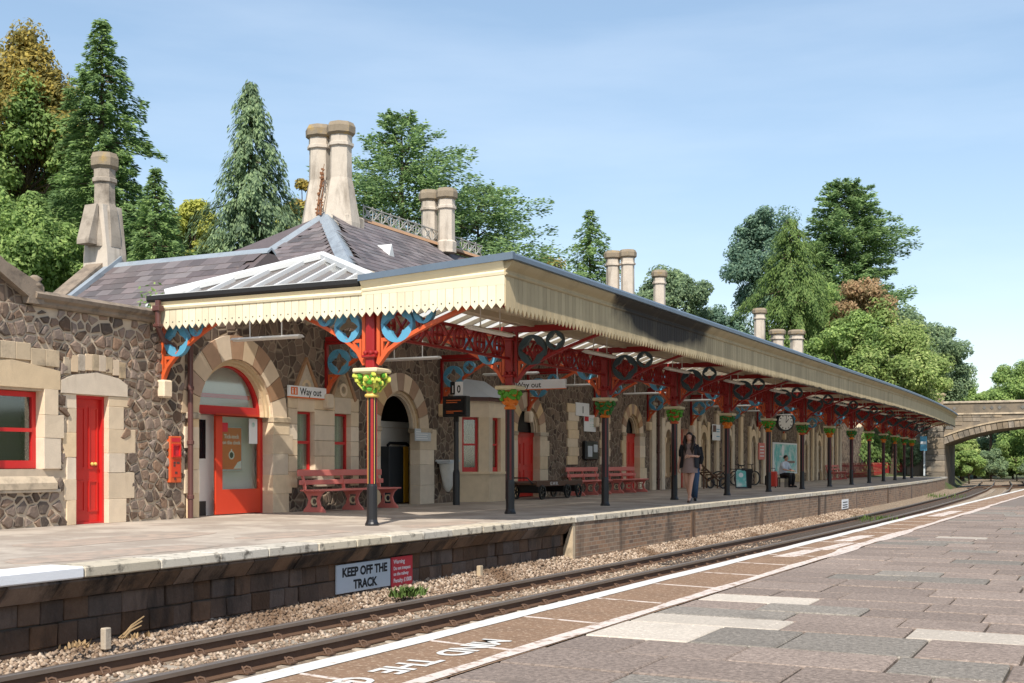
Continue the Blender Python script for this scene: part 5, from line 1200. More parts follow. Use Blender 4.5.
# A-board
t=thing('pavement_board',(-13.2,46.4,0),'small dark framed pavement board standing in front of the bicycles','sign')
M=frame((-13.2,46.4,0),Vector((.85,.53,0)),(0,0,1))@Matrix.Rotation(R(-9),4,'X')@Matrix.Scale(.8,4)
put('frame',B().prism([(-.3,0),(.3,0),(.3,.85),(.2,.97),(-.2,.97),(-.3,.85)],'xy',-.02,.02).mesh('frame','iron_black'),t,M); put('sheet',B().prism([(-.25,.08),(.25,.08),(.25,.82),(.17,.92),(-.17,.92),(-.25,.82)],'xy',.021,.025).mesh('sheet','poster_teal'),t,M); put('picture',B().prism(circ(0,.66,.12,12),'xy',.025,.028).mesh('picture','sign_white'),t,M)
M2=frame((-13.12,46.75,0),Vector((.85,.53,0)),(0,0,1))@Matrix.Rotation(R(12),4,'X')@Matrix.Scale(.8,4); put('rear_leg',B().prism([(-.28,0),(.28,0),(.28,.95),(-.28,.95)],'xy',-.02,.02).mesh('rear_leg','iron_black'),t,M2)
# bicycles
def bike(loc,ang,label):
    t=thing('parked_bicycle',loc,label,'bicycle','bicycles parked by the wall'); M=Matrix.Translation(loc)@Matrix.Rotation(ang,4,'Z')
    for x in (-.5,.5): put('wheel',B().ring([(x+.33*math.cos(6.283*k/24),.33+.33*math.sin(6.283*k/24)) for k in range(24)],[(x+.28*math.cos(6.283*k/24),.33+.28*math.sin(6.283*k/24)) for k in range(24)],'xz',-.02,.02).mesh('wheel','bike_black'),t,M)
    fr=B()
    for a,c in (((-.5,0,.33),(-.15,0,.75)),((-.15,0,.75),(.38,0,.72)),((-.05,0,.3),(.38,0,.66)),((-.05,0,.3),(-.17,0,.85)),((-.5,0,.33),(-.05,0,.3)),((.5,0,.33),(.36,0,.9))): fr.tube([a,c],.018,6)
    put('frame',fr.mesh('frame','bike_black'),t,M); put('saddle',B().cbox(-.3,-.05,-.06,.06,.85,.91,.02).mesh('saddle','bike_black'),t,M); put('handlebar',B().tube([(.3,-.25,.95),(.38,0,.92),(.3,.25,.95)],.016,6).mesh('handlebar','bike_black'),t,M)
bike((WX+.7,49.6,0),.6,'black bicycle leaning at the wall, nearer the pavement board'); bike((WX+.6,52.2,0),.9,'black bicycle leaning at the wall, nearer the sixth column')
# wooden barrow beside the couple
t=thing('wooden_barrow',(WX+1.2,45.2,0),'old brown wooden sack barrow tilted behind the walking couple','barrow')
M=Matrix.Translation((WX+1.2,45.2,0))@Matrix.Rotation(R(60),4,'Z'); fr=B()
for s in (-.3,.3): fr.tube([(-.75,s,.95),(.2,s,.3),(.9,s,.65)],.035,6); fr.tube([(.1,s,.35),(.1,s,.02)],.03,6); fr.tube([(-.6,s,.85),(-.6,s,.02)],.03,6)
put('frame',fr.mesh('frame','wood_brown'),t,M)
for x in (-.5,-.2,.1,.4): put('rung',B().cbox(x-.04,x+.04,-.3,.3,.55-.3*x,.6-.3*x,.008).mesh('rung','wood_brown'),t,M)
for s in (-.36,.36): put('wheel',B().ring([(.35+.22*math.cos(6.283*k/18),.22+.22*math.sin(6.283*k/18)) for k in range(18)],[(.35+.16*math.cos(6.283*k/18),.22+.16*math.sin(6.283*k/18)) for k in range(18)],'xz',s-.02,s+.02).mesh('wheel','iron_black'),t,M)
# red fence at the far end and red suitcase
fn=thing('picket_fence',(WX,88,0),'low red picket fence behind the far columns','fence')
y=76.2; pk=B().prism([(-.045,0),(.045,0),(.045,.9),(0,1.0),(-.045,.9)],'yz',-.015,.015).mesh('picket','fence_red')
while y<100: put('picket',pk,fn,Matrix.Translation((WX,y,0))); y+=.42
for z in (.25,.75): B().box(WX-.06,WX-.02,76.1,100,z,z+.08).build('rail','fence_red',fn)
t=thing('suitcase',(-12.4,48.2,0),'bright red upright suitcase beside the seated traveller','suitcase')
B().cbox(-12.6,-12.25,48.08,48.33,.05,.66,.04).build('body','suitcase_red',t); B().tube([(-12.55,48.2,.64),(-12.55,48.2,.78),(-12.33,48.2,.78),(-12.33,48.2,.64)],.015,6).build('handle','iron_black',t)
for x in (-12.55,-12.31): B().lathe([(.03,0),(.03,.05)],8,(x,48.2,0)).build('wheel','iron_black',t)
# blue station sign at the far end
t=thing('far_station_sign',(-13.1,96,0),'tall blue and white sign post near the bridge pier','sign')
B().cbox(-13.16,-13.04,95.94,96.06,0,3.0,.01).build('post','sign_grey',t); B().cbox(-13.4,-12.9,95.9,95.95,1.9,3.0,.01).build('panel','iron_blue',t); B().cbox(-13.36,-12.94,95.88,95.9,2.4,2.6,.004).build('band','sign_white',t)
# ================================================================ PEOPLE
def skin(name,m,pts,edges,root,parent,M,sub=2):
    me=bpy.data.meshes.new(name); me.from_pydata([p[:3] for p in pts],edges,[]); o=bpy.data.objects.new(name,me); COL.objects.link(o)
    md=o.modifiers.new('s','SKIN'); md.use_smooth_shade=True; md.branch_smoothing=.6
    if not me.skin_vertices: return None
    for i,p in enumerate(pts): r=p[3]; me.skin_vertices[0].data[i].radius=r if isinstance(r,tuple) else (r,r)
    me.skin_vertices[0].data[root].use_root=True
    sb=o.modifiers.new('u','SUBSURF'); sb.levels=sub; sb.render_levels=sub
    m2=bpy.data.meshes.new_from_object(o.evaluated_get(bpy.context.evaluated_depsgraph_get())); bpy.data.objects.remove(o)
    m2.materials.clear(); m2.materials.append(MATS[m]); m2.polygons.foreach_set('use_smooth',[True]*len(m2.polygons))
    return put(name,m2,parent,M)
def body_pts(J):
    names=list(J); idx={n:i for i,n in enumerate(names)}; return [J[n] for n in names],idx
def hand(pts,edges,idx,wrist,tip,side,bend):
    # palm and five short fingers growing from the wrist
    w=Vector(pts[idx[wrist]][:3]); d=Vector(tip).normalized(); s=Vector(side).normalized(); n0=len(pts)
    p=w+d*.07; pts.append((*p,.026)); edges.append((idx[wrist],n0))
    for f,(o,l) in enumerate(((-.03,.075),(-.01,.085),(.012,.08),(.03,.062))):
        a=p+s*o+d*.03; c=a+d*l*.5+Vector(bend)*.01; e=a+d*l*.9+Vector(bend)*.035
        k=len(pts); pts+= [(*a,.010),(*c,.009),(*e,.007)]; edges+=[(n0,k),(k,k+1),(k+1,k+2)]
    a=w+d*.04+Vector(bend)*.03; e=a+d*.05+Vector(bend)*.02; k=len(pts); pts+=[(*a,.011),(*e,.008)]; edges+=[(n0,k),(k,k+1)]
def head_parts(parent,M,c,h,hair,long=False,face=Vector((0,-1,0))):
    # local frame: faces -Y
    x,y,z=c; b=B(); n,m=16,12; vs=[]
    for i in range(m+1):
        th=math.pi*i/m; zz=math.cos(th); rr=math.sin(th)
        for k in range(n):
            a=6.283*k/n; cx_,cy_=math.cos(a),math.sin(a); w=.075*(1 if zz>-.2 else 1+.45*(zz+.2)); d=.095*(1 if zz>-.3 else 1+.25*(zz+.3))
            vs.append((x+w*rr*cx_,y+d*rr*cy_-(.012 if zz<-.3 else 0),z+.118*zz))
    b.add(vs,[(i*n+k,(i+1)*n+k,(i+1)*n+(k+1)%n,i*n+(k+1)%n) for i in range(m) for k in range(n)])
    b.tube([(x,y+.01,z-.2),(x,y,z-.08)],.05,10); 
    b.prism([(y-.09,z+.01),(y-.122,z-.035),(y-.09,z-.045)],'yz',x-.014,x+.014)
    for s in (-1,1): b.blob((x+s*.078,y+.005,z-.01),(.012,.022,.034),1,6,4)
    hd=put('head',b.mesh('head','skin',smooth=True),parent,M)
    e=B()
    for s in (-1,1): e.blob((x+s*.03,y-.083,z+.012),(.012,.008,.007),2,6,4)
    put('eyes',e.mesh('eyes','print_black'),hd,M); put('mouth',B().blob((x,y-.09,z-.07),(.024,.008,.007),3,8,4).mesh('mouth','bench_pink'),hd,M)
    hb=B(); vs=[]
    for i in range(m+1):
        th=math.pi*.62*i/m; zz=math.cos(th); rr=math.sin(th)
        for k in range(n):
            a=6.283*k/n; front=max(0,-math.sin(a)); t2=th*(1-.45*front); zz=math.cos(t2); rr=math.sin(t2)
            vs.append((x+.088*rr*math.cos(a),y+.012+.105*rr*math.sin(a),z+.012+.122*zz))
    hb.add(vs,[(i*n+k,(i+1)*n+k,(i+1)*n+(k+1)%n,i*n+(k+1)%n) for i in range(m) for k in range(n)])
    if long:
        for s in (-1,1):
            for q in range(4): hb.tube([(x+s*(.06+.012*q),y+.03-.02*q,z+.04),(x+s*(.09+.01*q),y-.0-.025*q,z-.12),(x+s*(.1-.012*q),y-.07-.015*q,z-.28),(x+s*.085,y-.09,z-.42)],[.03,.035,.032,.012],7)
        hb.tube([(x,y+.08,z+.05),(x,y+.11,z-.1),(x,y+.1,z-.3)],[.05,.07,.03],8)
    put('hair',hb.mesh('hair',hair,smooth=True),hd,M)
def walker(loc,rz,H,label,female):
    t=thing('person',loc,label,'person','people on the platform'); s=H/1.7; M=Matrix.Translation(loc)@Matrix.Rotation(rz,4,'Z')@Matrix.Scale(s,4)
    # faces -Y; left leg forward
    J={'pelvis':(0,0,.93,.135),'waist':(0,.0,1.08,.112),'chest':(0,0,1.28,(.15,.105)),'neckb':(0,.0,1.42,.07),'neck':(0,-.005,1.48,.046),
       'shL':(.165,0,1.385,.055),'elL':(.225,.05,1.12,.041),'wrL':(.20,-.08,.93,.029),'shR':(-.165,0,1.385,.055),'elR':(-.22,.07,1.13,.041),'wrR':(-.27,.0,.88,.029),
       'hipL':(.085,0,.88,.095),'knL':(.075,-.16,.50,.058),'anL':(.06,-.12,.09,.036),'toeL':(.065,-.26,.035,.034),
       'hipR':(-.085,0,.88,.095),'knR':(-.06,-.03,.48,.058),'anR':(-.05,.20,.12,.036),'toeR':(-.055,.08,.035,.034)}
    if female: J['knL']=(.055,-.16,.50,.058); J['anL']=(.015,-.14,.09,.036); J['toeL']=(.02,-.28,.035,.034); J['anR']=(-.01,.2,.12,.036); J['toeR']=(-.015,.08,.035,.034); J['wrL']=(.08,-.17,1.13,.029); J['elL']=(.23,-.0,1.12,.038); 
    pts,ix=body_pts(J); ed=[('pelvis','waist'),('waist','chest'),('chest','neckb'),('neckb','neck'),('chest','shL'),('shL','elL'),('elL','wrL'),('chest','shR'),('shR','elR'),('elR','wrR'),('pelvis','hipL'),('hipL','knL'),('knL','anL'),('anL','toeL'),('pelvis','hipR'),('hipR','knR'),('knR','anR'),('anR','toeR')]
    ed=[(ix[a],ix[c]) for a,c in ed]
    hand(pts,ed,ix,'wrR',(0,0,-1),(0,1,0),(1,-.2,0)); hand(pts,ed,ix,'wrL',(-1,-.3,0) if female else (0,0,-1),(0,0,1) if female else (0,1,0),(0,0,-1) if female else (-1,-.2,0))
    skin('body','skin',pts,ed,ix['pelvis'],t,M)
    head_parts(t,M,(0,-.015,1.585),.23,'hair_dark' if female else 'hair_brown',female)
    def shell(nm,m,prof,n=20):
        b=B(); vs=[(cx_+rx*math.cos(6.283*k/n)*(1+.03*math.sin(5*k)),cy_+ry*math.sin(6.283*k/n),z) for z,rx,ry,cx_,cy_ in prof for k in range(n)]
        b.add(vs,[(i*n+k,i*n+(k+1)%n,(i+1)*n+(k+1)%n,(i+1)*n+k) for i in range(len(prof)-1) for k in range(n)]); put(nm,b.mesh(nm,m,smooth=True),t,M)
    if female:
        shell('dress','dress_taupe',[(.72,.205,.2,0,-.03),(.80,.20,.185,0,-.02),(.95,.185,.165,0,0),(1.08,.16,.135,0,0),(1.25,.185,.14,0,0),(1.37,.17,.11,0,0),(1.43,.085,.075,0,0)])
        # open black jacket over the dress: wraps the back and sides, open in front
        n=24; prof=[(.84,.235,.215),(.95,.225,.20),(1.1,.205,.175),(1.28,.215,.165),(1.39,.185,.125),(1.45,.10,.085)]; ks=[k for k in range(n+1)]
        bj=B(); a_=[math.radians(-52+284*k/n) for k in ks]
        bj.add([(rx*math.cos(q)*(1+.04*math.sin(6*q)),ry*math.sin(q)+.005,z+.015*math.sin(5*q)) for z,rx,ry in prof for q in a_],[(i*(n+1)+k,i*(n+1)+k+1,(i+1)*(n+1)+k+1,(i+1)*(n+1)+k) for i in range(len(prof)-1) for k in range(n)]); put('jacket',bj.mesh('jacket','jacket_black',smooth=True),t,M)
        for sd,el in ((1,(.232,.0,1.13)),(-1,(-.222,.07,1.13))): put('sleeve',B().tube([(sd*.15,0,1.39),(sd*.2,.02,1.25),el],[.075,.066,.055],10).mesh('sleeve','jacket_black',smooth=True),t,M)
        put('shoe',B().tube([(.015,-.12,.04),(.02,-.22,.03),(.02,-.31,.02)],[.045,.045,.03],8).mesh('shoe','hair_brown'),t,M); put('shoe',B().tube([(-.01,.2,.06),(-.015,.1,.03),(-.015,.03,.022)],[.042,.045,.03],8).mesh('shoe','hair_brown'),t,M)
    else:
        shell('jacket','jacket_black',[(.80,.20,.16,0,0),(.95,.20,.16,0,0),(1.1,.19,.15,0,0),(1.28,.215,.155,0,0),(1.39,.19,.12,0,0),(1.46,.075,.07,0,0)])
        for sd,el,wr in ((1,(.225,.05,1.12),(.20,-.08,.95)),(-1,(-.22,.07,1.13),(-.265,.01,.91))): put('sleeve',B().tube([(sd*.16,0,1.39),el,wr],[.08,.062,.05],10).mesh('sleeve','jacket_black',smooth=True),t,M)
        for hp,kn,an,tl in (((.085,0,.9),(.075,-.16,.5),(.06,-.12,.08),(.065,-.3,.03)),((-.085,0,.9),(-.06,-.03,.48),(-.05,.2,.1),(-.055,.05,.03))):
            put('trouser_leg',B().tube([hp,kn,an],[.115,.082,.062],10).mesh('trouser_leg','jeans',smooth=True),t,M); put('shoe',B().tube([(an[0],an[1]+.03,.05),((an[0]+tl[0])/2,(an[1]+tl[1])/2,.045),tl],[.05,.052,.035],8).mesh('shoe','iron_black'),t,M)
walker((-9.78,29.6,0),R(10),1.79,'woman with long dark hair in short taupe dress and black jacket walking along platform',True)
walker((-10.1,30.85,0),R(18),1.74,'person in dark jacket and jeans walking close behind the woman',False)
def sitter(loc,rz,label):
    t=thing('person',loc,label,'person','people on the platform'); M=Matrix.Translation(loc)@Matrix.Rotation(rz,4,'Z')
    J={'pelvis':(0,0,.52,.14),'waist':(0,-.02,.68,.13),'chest':(0,-.08,.90,(.165,.12)),'neckb':(0,-.12,1.03,.075),'neck':(0,-.14,1.09,.05),
       'shL':(.18,-.1,.99,.058),'elL':(.24,-.2,.74,.043),'wrL':(.12,-.42,.68,.03),'shR':(-.18,-.1,.99,.058),'elR':(-.24,-.2,.74,.043),'wrR':(-.12,-.42,.68,.03),
       'hipL':(.09,-.05,.5,.1),'knL':(.12,-.45,.5,.065),'anL':(.12,-.42,.1,.042),'toeL':(.13,-.56,.035,.036),'hipR':(-.09,-.05,.5,.1),'knR':(-.12,-.45,.5,.065),'anR':(-.12,-.42,.1,.042),'toeR':(-.13,-.56,.035,.036)}
    pts,ix=body_pts(J); ed=[('pelvis','waist'),('waist','chest'),('chest','neckb'),('neckb','neck'),('chest','shL'),('shL','elL'),('elL','wrL'),('chest','shR'),('shR','elR'),('elR','wrR'),('pelvis','hipL'),('hipL','knL'),('knL','anL'),('anL','toeL'),('pelvis','hipR'),('hipR','knR'),('knR','anR'),('anR','toeR')]
    ed=[(ix[a],ix[c]) for a,c in ed]; hand(pts,ed,ix,'wrR',(.3,-1,0),(1,0,0),(0,0,-1)); hand(pts,ed,ix,'wrL',(-.3,-1,0),(1,0,0),(0,0,-1))
    skin('body','skin',pts,ed,ix['pelvis'],t,M); head_parts(t,M,(0,-.17,1.2),.23,'hair_dark')
    b=B(); n=18; prof=[(.5,.19,.17,0),(.62,.185,.165,-.02),(.8,.2,.165,-.06),(.93,.21,.15,-.09),(1.02,.17,.11,-.115),(1.07,.08,.08,-.13)]
    b.add([(rx*math.cos(6.283*k/n),cy_+ry*math.sin(6.283*k/n),z) for z,rx,ry,cy_ in prof for k in range(n)],[(i*n+k,i*n+(k+1)%n,(i+1)*n+(k+1)%n,(i+1)*n+k) for i in range(5) for k in range(n)]); put('shirt',b.mesh('shirt','shirt_white',smooth=True),t,M)
    for sd in (-1,1):
        put('sleeve',B().tube([(sd*.17,-.1,.99),(sd*.22,-.17,.83),(sd*.24,-.2,.75)],[.085,.07,.062],10).mesh('sleeve','shirt_white',smooth=True),t,M)
        put('trouser_leg',B().tube([(sd*.09,0,.5),(sd*.12,-.46,.5),(sd*.12,-.45,.42),(sd*.12,-.42,.08)],[.115,.09,.085,.065],10).mesh('trouser_leg','jacket_black',smooth=True),t,M)
        put('shoe',B().tube([(sd*.12,-.38,.05),(sd*.125,-.5,.045),(sd*.13,-.6,.03)],[.05,.052,.035],8).mesh('shoe','iron_black'),t,M)
sitter((-12.35,49.5,0),R(70),'seated traveller in pale shirt beside the red suitcase')
t=thing('low_stool',(-12.35,49.5,0),'low dark stool under the seated traveller','stool')
B().cbox(-12.55,-12.13,49.3,49.7,.36,.40,.01).build('seat','board_charcoal',t)
for x in (-12.5,-12.2):
    for y in (49.35,49.65): B().box(x-.02,x+.02,y-.02,y+.02,0,.36).build('leg','iron_black',t)
t=thing('shoulder_bag',(-12.95,49.6,0),'dark rucksack standing behind the seated traveller','bag')
B().cbox(-13.1,-12.75,49.45,49.8,.0,.55,.1).build('body','jacket_black',t); B().tube([(-12.92,49.46,.5),(-12.92,49.4,.35),(-12.92,49.45,.15)],.02,6).build('strap','jacket_black',t)
# ================================================================ BRIDGE
br=thing('road_bridge',(-5.5,102,-1.2),'stone road bridge with a wide arch over the far tracks','bridge')
BC=-5.4; HS=6.75; SP=2.45; RI=1.35; RR=(HS*HS+RI*RI)/(2*RI); CZ=SP+RI-RR; TH=math.asin(HS/RR)
def arcp(r,n=28): return [(BC+r*math.sin(-TH+2*TH*k/n),CZ+r*math.cos(-TH+2*TH*k/n)) for k in range(n+1)]
Y0,Y1=100.,107.
top=4.75
poly=[(-30,-2),(BC-HS,-2)]+arcp(RR)+[(BC+HS,-2),(16,-2),(16,top),(-30,top)]
sp=B().prism(poly,'xz',Y0,Y1).build('spandrel_wall','bridge_stone',br)
# voussoirs
n=34
for k in range(n):
    a0=-TH+2*TH*k/n+.0012; a1=-TH+2*TH*(k+1)/n-.0012; P=lambda r,a:(BC+r*math.sin(a),CZ+r*math.cos(a))
    B().prism([P(RR-.01,a0),P(RR-.01,a1),P(RR+.52,a1),P(RR+.52,a0)],'xz',Y0-.12,Y0+.3).build('voussoir','bridge_block',br)
B().band(arcp(RR+.6),.12,'xz',Y0-.2,Y0+.1).build('hood_moulding','limestone_weathered',br)
# coursed stones on the face, as far as they can be told apart
rd=random.Random(9); z=3.0
cnt=0
while z<top-.05:
    hh=.30; x=-14.5
    while x<-2:
        L=rd.uniform(.5,.95); xm=x+L/2; d=math.hypot(xm-BC,z-CZ)
        if d>RR+.85 and cnt<230: B().cbox(x+.01,x+L-.01,Y0-.04,Y0+.1,z+.008,z+hh-.008,.02).build('stone','bridge_grey' if z<4.1 and rd.random()<.6 else 'bridge_block',br); cnt+=1
        x+=L
    z+=hh
B().box(-30,16,Y0-.1,Y0+.2,top,top+.12).build('string_course','limestone_weathered',br)
B().box(-30,16,Y0-.02,Y0+.33,top+.12,5.62).build('parapet','bridge_block',br); B().box(-30,16,Y1-.35,Y1,top,5.62).build('parapet','bridge_block',br)
B().cbox(-30,16,Y0-.12,Y0+.43,5.62,5.8,.03).build('parapet_coping','limestone_weathered',br)
x=-11.4; dm=B().prism([(-.14,0),(0,-.16),(.14,0),(0,.16)],'xz',-.03,0).mesh('diamond','bridge_grey')
while x<-1: 
    if int((x+20)/1.5)%2: put('diamond',dm,br,Matrix.Translation((x,Y0-.021,5.25)))
    x+=.55
# battered pier at the left springing with its cap
z=-.2
while z<3.6:
    w=.75-.05*z; B().cbox(-12.75-w,-12.75+w,Y0-.95+.08*z,Y0-.0,z,z+.44,.04,.015).build('pier_stone','bridge_block',br); z+=.45
B().cbox(-13.5,-12.0,Y0-.55,Y0,3.82,4.05,.05).build('pier_cap','limestone_weathered',br); B().cbox(-13.2,-12.2,Y0-.25,Y0+.5,4.05,6.25,.05).build('pier_top','bridge_block',br); B().cbox(-13.3,-12.1,Y0-.35,Y0+.6,6.25,6.45,.04).build('pier_cap','limestone_weathered',br)
# ================================================================ TREES
def quads(name,m,C,A,N,l,w,parent=None,seed=0):
    # C centres, A long axes, N normals (all n,3); l,w half sizes (n)
    A=A/np.linalg.norm(A,axis=1,keepdims=True); S=np.cross(A,N); S/=np.linalg.norm(S,axis=1,keepdims=True)+1e-9
    n=len(C); V=np.empty((n,4,3)); V[:,0]=C-A*l[:,None]; V[:,1]=C+S*w[:,None]; V[:,2]=C+A*l[:,None]; V[:,3]=C-S*w[:,None]
    off_=np.array(wm(parent).translation) if parent else 0; V=V.reshape(-1,3)-off_
    me=bpy.data.meshes.new(name); me.vertices.add(4*n); me.vertices.foreach_set('co',V.ravel()); me.loops.add(4*n); me.loops.foreach_set('vertex_index',np.arange(4*n))
    me.polygons.add(n); me.polygons.foreach_set('loop_start',np.arange(0,4*n,4)); me.update(calc_edges=True); me.materials.append(MATS[m])
    o=bpy.data.objects.new(name,me); COL.objects.link(o)
    if parent: o.parent=parent
    return o
def px(u,v,zc):
    a=(u-512)/F_PX; s,c=math.sin(YAW),math.cos(YAW); return Vector(((-s+c*a)*zc,(c+s*a)*zc,EYE-(v-HORIZON)/F_PX*zc))
def place(u,top,zc):
    p=px(u,top,zc); g=gz(p.x,p.y); return p.x,p.y,g,p.z-g
def conifer(u,top,hw,zc,m,label,N=20000,droop=.35,base=.04,power=.85,leaf=.17,style='fir',seed=1,name='conifer_tree'):
    N=int(N*1.45); leaf*=.68; x,y,g,H=place(u,top,zc); Rm=hw/F_PX*zc*1.22; r=np.random.default_rng(seed)
    t=thing(name,(x,y,g),label,'tree'); tb=B().tube([(x,y,g-.3),(x,y,g+H*.5),(x,y,g+H*.97)],[max(.14,H*.02),H*.011,.02],8).build('trunk','trunk_bark',t)
    nb=int(150+H*9); C=[];A=[];Nn=[]
    lim=B()
    for i in range(nb):
        f=base+(1-base)*((i+r.random())/nb); f=min(f,.985); L=Rm*((1-f)**power)*(r.uniform(.5,1.15))*(1+.16*math.sin(f*23+seed)+.12*math.sin(i*2.39996*1.0+f*9))+.12
        a=i*2.39996+r.normal(0,.25); z0=g+H*f; n=max(14,int(N*(L/Rm)/nb*1.9))
        if i%5==0: lim.tube([(x,y,z0),(x+math.cos(a)*L*.7,y+math.sin(a)*L*.7,z0-droop*L*.4)],[.05+.01*L,.015],4,False)
        s=r.beta(2.2,1.1,n)
        if style=='cedar': s=.2+.8*r.beta(1.5,1.2,n)
        d=np.stack([np.cos(a)*np.ones(n),np.sin(a)*np.ones(n),np.zeros(n)],1)
        perp=np.array([-math.sin(a),math.cos(a),0])
        lat=r.normal(0,1,n)*L*(.13 if style!='cedar' else .20)*(1.15-s)+r.normal(0,.06,n)
        zz=z0-droop*L*s**1.6+(.22*L*s if style=='fir' else 0)+r.normal(0,.06+.02*L,n)
        if style=='weep': zz-= np.abs(r.normal(0,.35,n))*(s)
        if style=='cedar': zz+=.12*L*s+r.normal(0,.05,n)
        P=np.array([x,y,0])+d*(s*L)[:,None]+perp[None]*lat[:,None]; P[:,2]=zz; C.append(P)
        dr={'fir':.35,'weep':1.6,'cedar':.05,'cypress':-.25}[style]
        ax=d+perp[None]*(np.sign(lat)*r.uniform(.2,1.1,n))[:,None]+r.normal(0,.25,(n,3)); ax[:,2]-=dr; A.append(ax)
        nn=r.normal(0,.38,(n,3)); nn[:,2]+=.8; nn+=d*.8; nn[:,1]-=.35; Nn.append(nn)
    C=np.concatenate(C);A=np.concatenate(A);Nn=np.concatenate(Nn); n=len(C)
    if lim.v: lim.build('limbs','trunk_bark',t)
    quads('crown',m,C,A,Nn,leaf*r.uniform(.6,1.4,n),leaf*.38*r.uniform(.6,1.3,n),t)
    return t
def broad(u,top,hw,zc,m,label,N=22000,bottom=None,leaf=.13,seed=1,ncl=60,name='broadleaf_tree',m2=None,lump=.34):
    N=int(N*1.45); leaf*=.7; ncl=int(ncl*1.5); lump*=.82; x,y,g,H=place(u,top,zc); Rm=hw/F_PX*zc*1.18; r=np.random.default_rng(seed)
    zb=g+H*.25 if bottom is None else max(g+.2,EYE-(bottom-HORIZON)/F_PX*zc); zt=g+H
    t=thing(name,(x,y,g),label,'tree'); tb=B().tube([(x,y,g-.3),(x+.1,y,(g+zb)/2),(x,y,zb+(zt-zb)*.6)],[max(.12,H*.022),H*.017,.04],8).build('trunk','trunk_bark',t)
    cz,hz_=(zb+zt)/2,(zt-zb)/2; cl=[];lim=B()
    for i in range(ncl):
        v=r.normal(0,1,3); v/=np.linalg.norm(v); q=r.uniform(.35,1)**.6*.82
        # egg: fuller low down
        w=1.0-.28*max(0,v[2]); c=np.array([x+v[0]*Rm*q*w,y+v[1]*Rm*q*w,cz+v[2]*hz_*q]); cl.append(c)
        if i%4==0: lim.tube([(x,y,zb+(zt-zb)*.2),((x+c[0])/2,(y+c[1])/2,(zb+c[2])/2+.2),tuple(c)],[.09,.05,.02],5,False)
    lim.build('limbs','trunk_bark',t)
    n=N//ncl; C=[];Nn=[]
    for c in cl:
        rr=lump*min(Rm,hz_)*r.uniform(.6,1.25); v=r.normal(0,1,(n,3)); v/=np.linalg.norm(v,axis=1,keepdims=True); q=r.random(n)**.45
        P=c+v*(rr*q)[:,None]*np.array([1,1,.75]); C.append(P); nn=v*.9+r.normal(0,.4,(n,3)); nn[:,2]+=.6; nn[:,1]-=.3; Nn.append(nn)
    C=np.concatenate(C);Nn=np.concatenate(Nn); n=len(C)
    k=n if not m2 else int(n*.6)
    A=np.cross(Nn,r.normal(0,1,(n,3))); A[:,2]-=.3
    pm=r.permutation(n); q_=C[:,2]*.7+r.normal(0,.5,n)+np.sin(C[:,0]*1.3)+np.sin(C[:,1]*1.7); pm=np.argsort(-q_) if m2 else pm
    quads('crown',m,C[pm[:k]],A[pm[:k]],Nn[pm[:k]],leaf*r.uniform(.6,1.4,k),leaf*.55*r.uniform(.6,1.3,k),t)
    if m2: quads('crown',m2,C[pm[k:]],A[pm[k:]],Nn[pm[k:]],leaf*r.uniform(.6,1.4,n-k),leaf*.55*r.uniform(.6,1.3,n-k),t)
    return t
# behind the station, left to right
broad(22,14,62,58,'fol_autumn','tall autumn tree turning golden at the left edge',30000,240,.17,3,80,m2='fol_broad')
broad(8,170,75,50,'fol_broad','full green tree below the golden crown at left',26000,330,.15,5,70)
conifer(102,16,112,54,'fol_conifer','tall dark fir behind the single gable chimney',52000,.4,.22,.78,.2,'fir',2)
conifer(155,166,88,46,'fol_conifer','young fir just right of the tall dark fir',26000,.35,.3,.85,.15,'fir',8)
broad(190,184,34,60,'fol_yellow','yellow green bushy tree between the two big conifers',14000,300,.16,6,40)
conifer(250,77,98,50,'fol_cypress','pointed blue green cypress left of the twin chimneys',46000,.5,.2,.7,.17,'weep',4)
broad(304,163,28,64,'fol_autumn','yellowing tree peeping out left of the twin chimneys',12000,290,.17,7,36,m2='fol_yellow')
broad(205,232,60,62,'fol_broad','low green tree above the slate roof of the wing',16000,320,.16,17,50)
broad(62,95,48,66,'fol_broad','green leafy crown between the golden tree and the tall fir',22000,260,.17,35,50)
broad(180,205,42,66,'fol_light','pale green crown between the young fir and the cypress',14000,310,.17,36,40)
broad(60,150,70,62,'fol_broad','dense green tree behind the gable chimney',24000,330,.17,18,60)
broad(130,190,60,60,'fol_conifer','dark green tree right of the gable chimney',20000,320,.17,19,50)
broad(300,215,50,66,'fol_broad','green tree low behind the twin chimneys',12000,300,.17,20,40)
conifer(402,113,175,64,'fol_cedar','broad cedar with layered branches behind the iron cresting',80000,-.02,.12,.62,.2,'cedar',9)
conifer(478,185,140,68,'fol_cedar','low spreading cedar limbs right of the paired chimneys',44000,.02,.25,.5,.2,'cedar',12)
broad(545,252,26,80,'fol_autumn','small brownish tree at the end of the cedar',8000,330,.18,13,24,m2='fol_broad')
conifer(590,208,74,80,'fol_conifer','slim pointed fir left of the paired lichen chimneys',26000,.35,.3,.75,.2,'fir',14)
broad(672,262,42,92,'fol_cypress','dark rounded tree behind the single tall chimney',16000,345,.19,15,44)
broad(715,300,30,95,'fol_blue','dark low tree at the foot of the big pine',8000,370,.2,16,24)
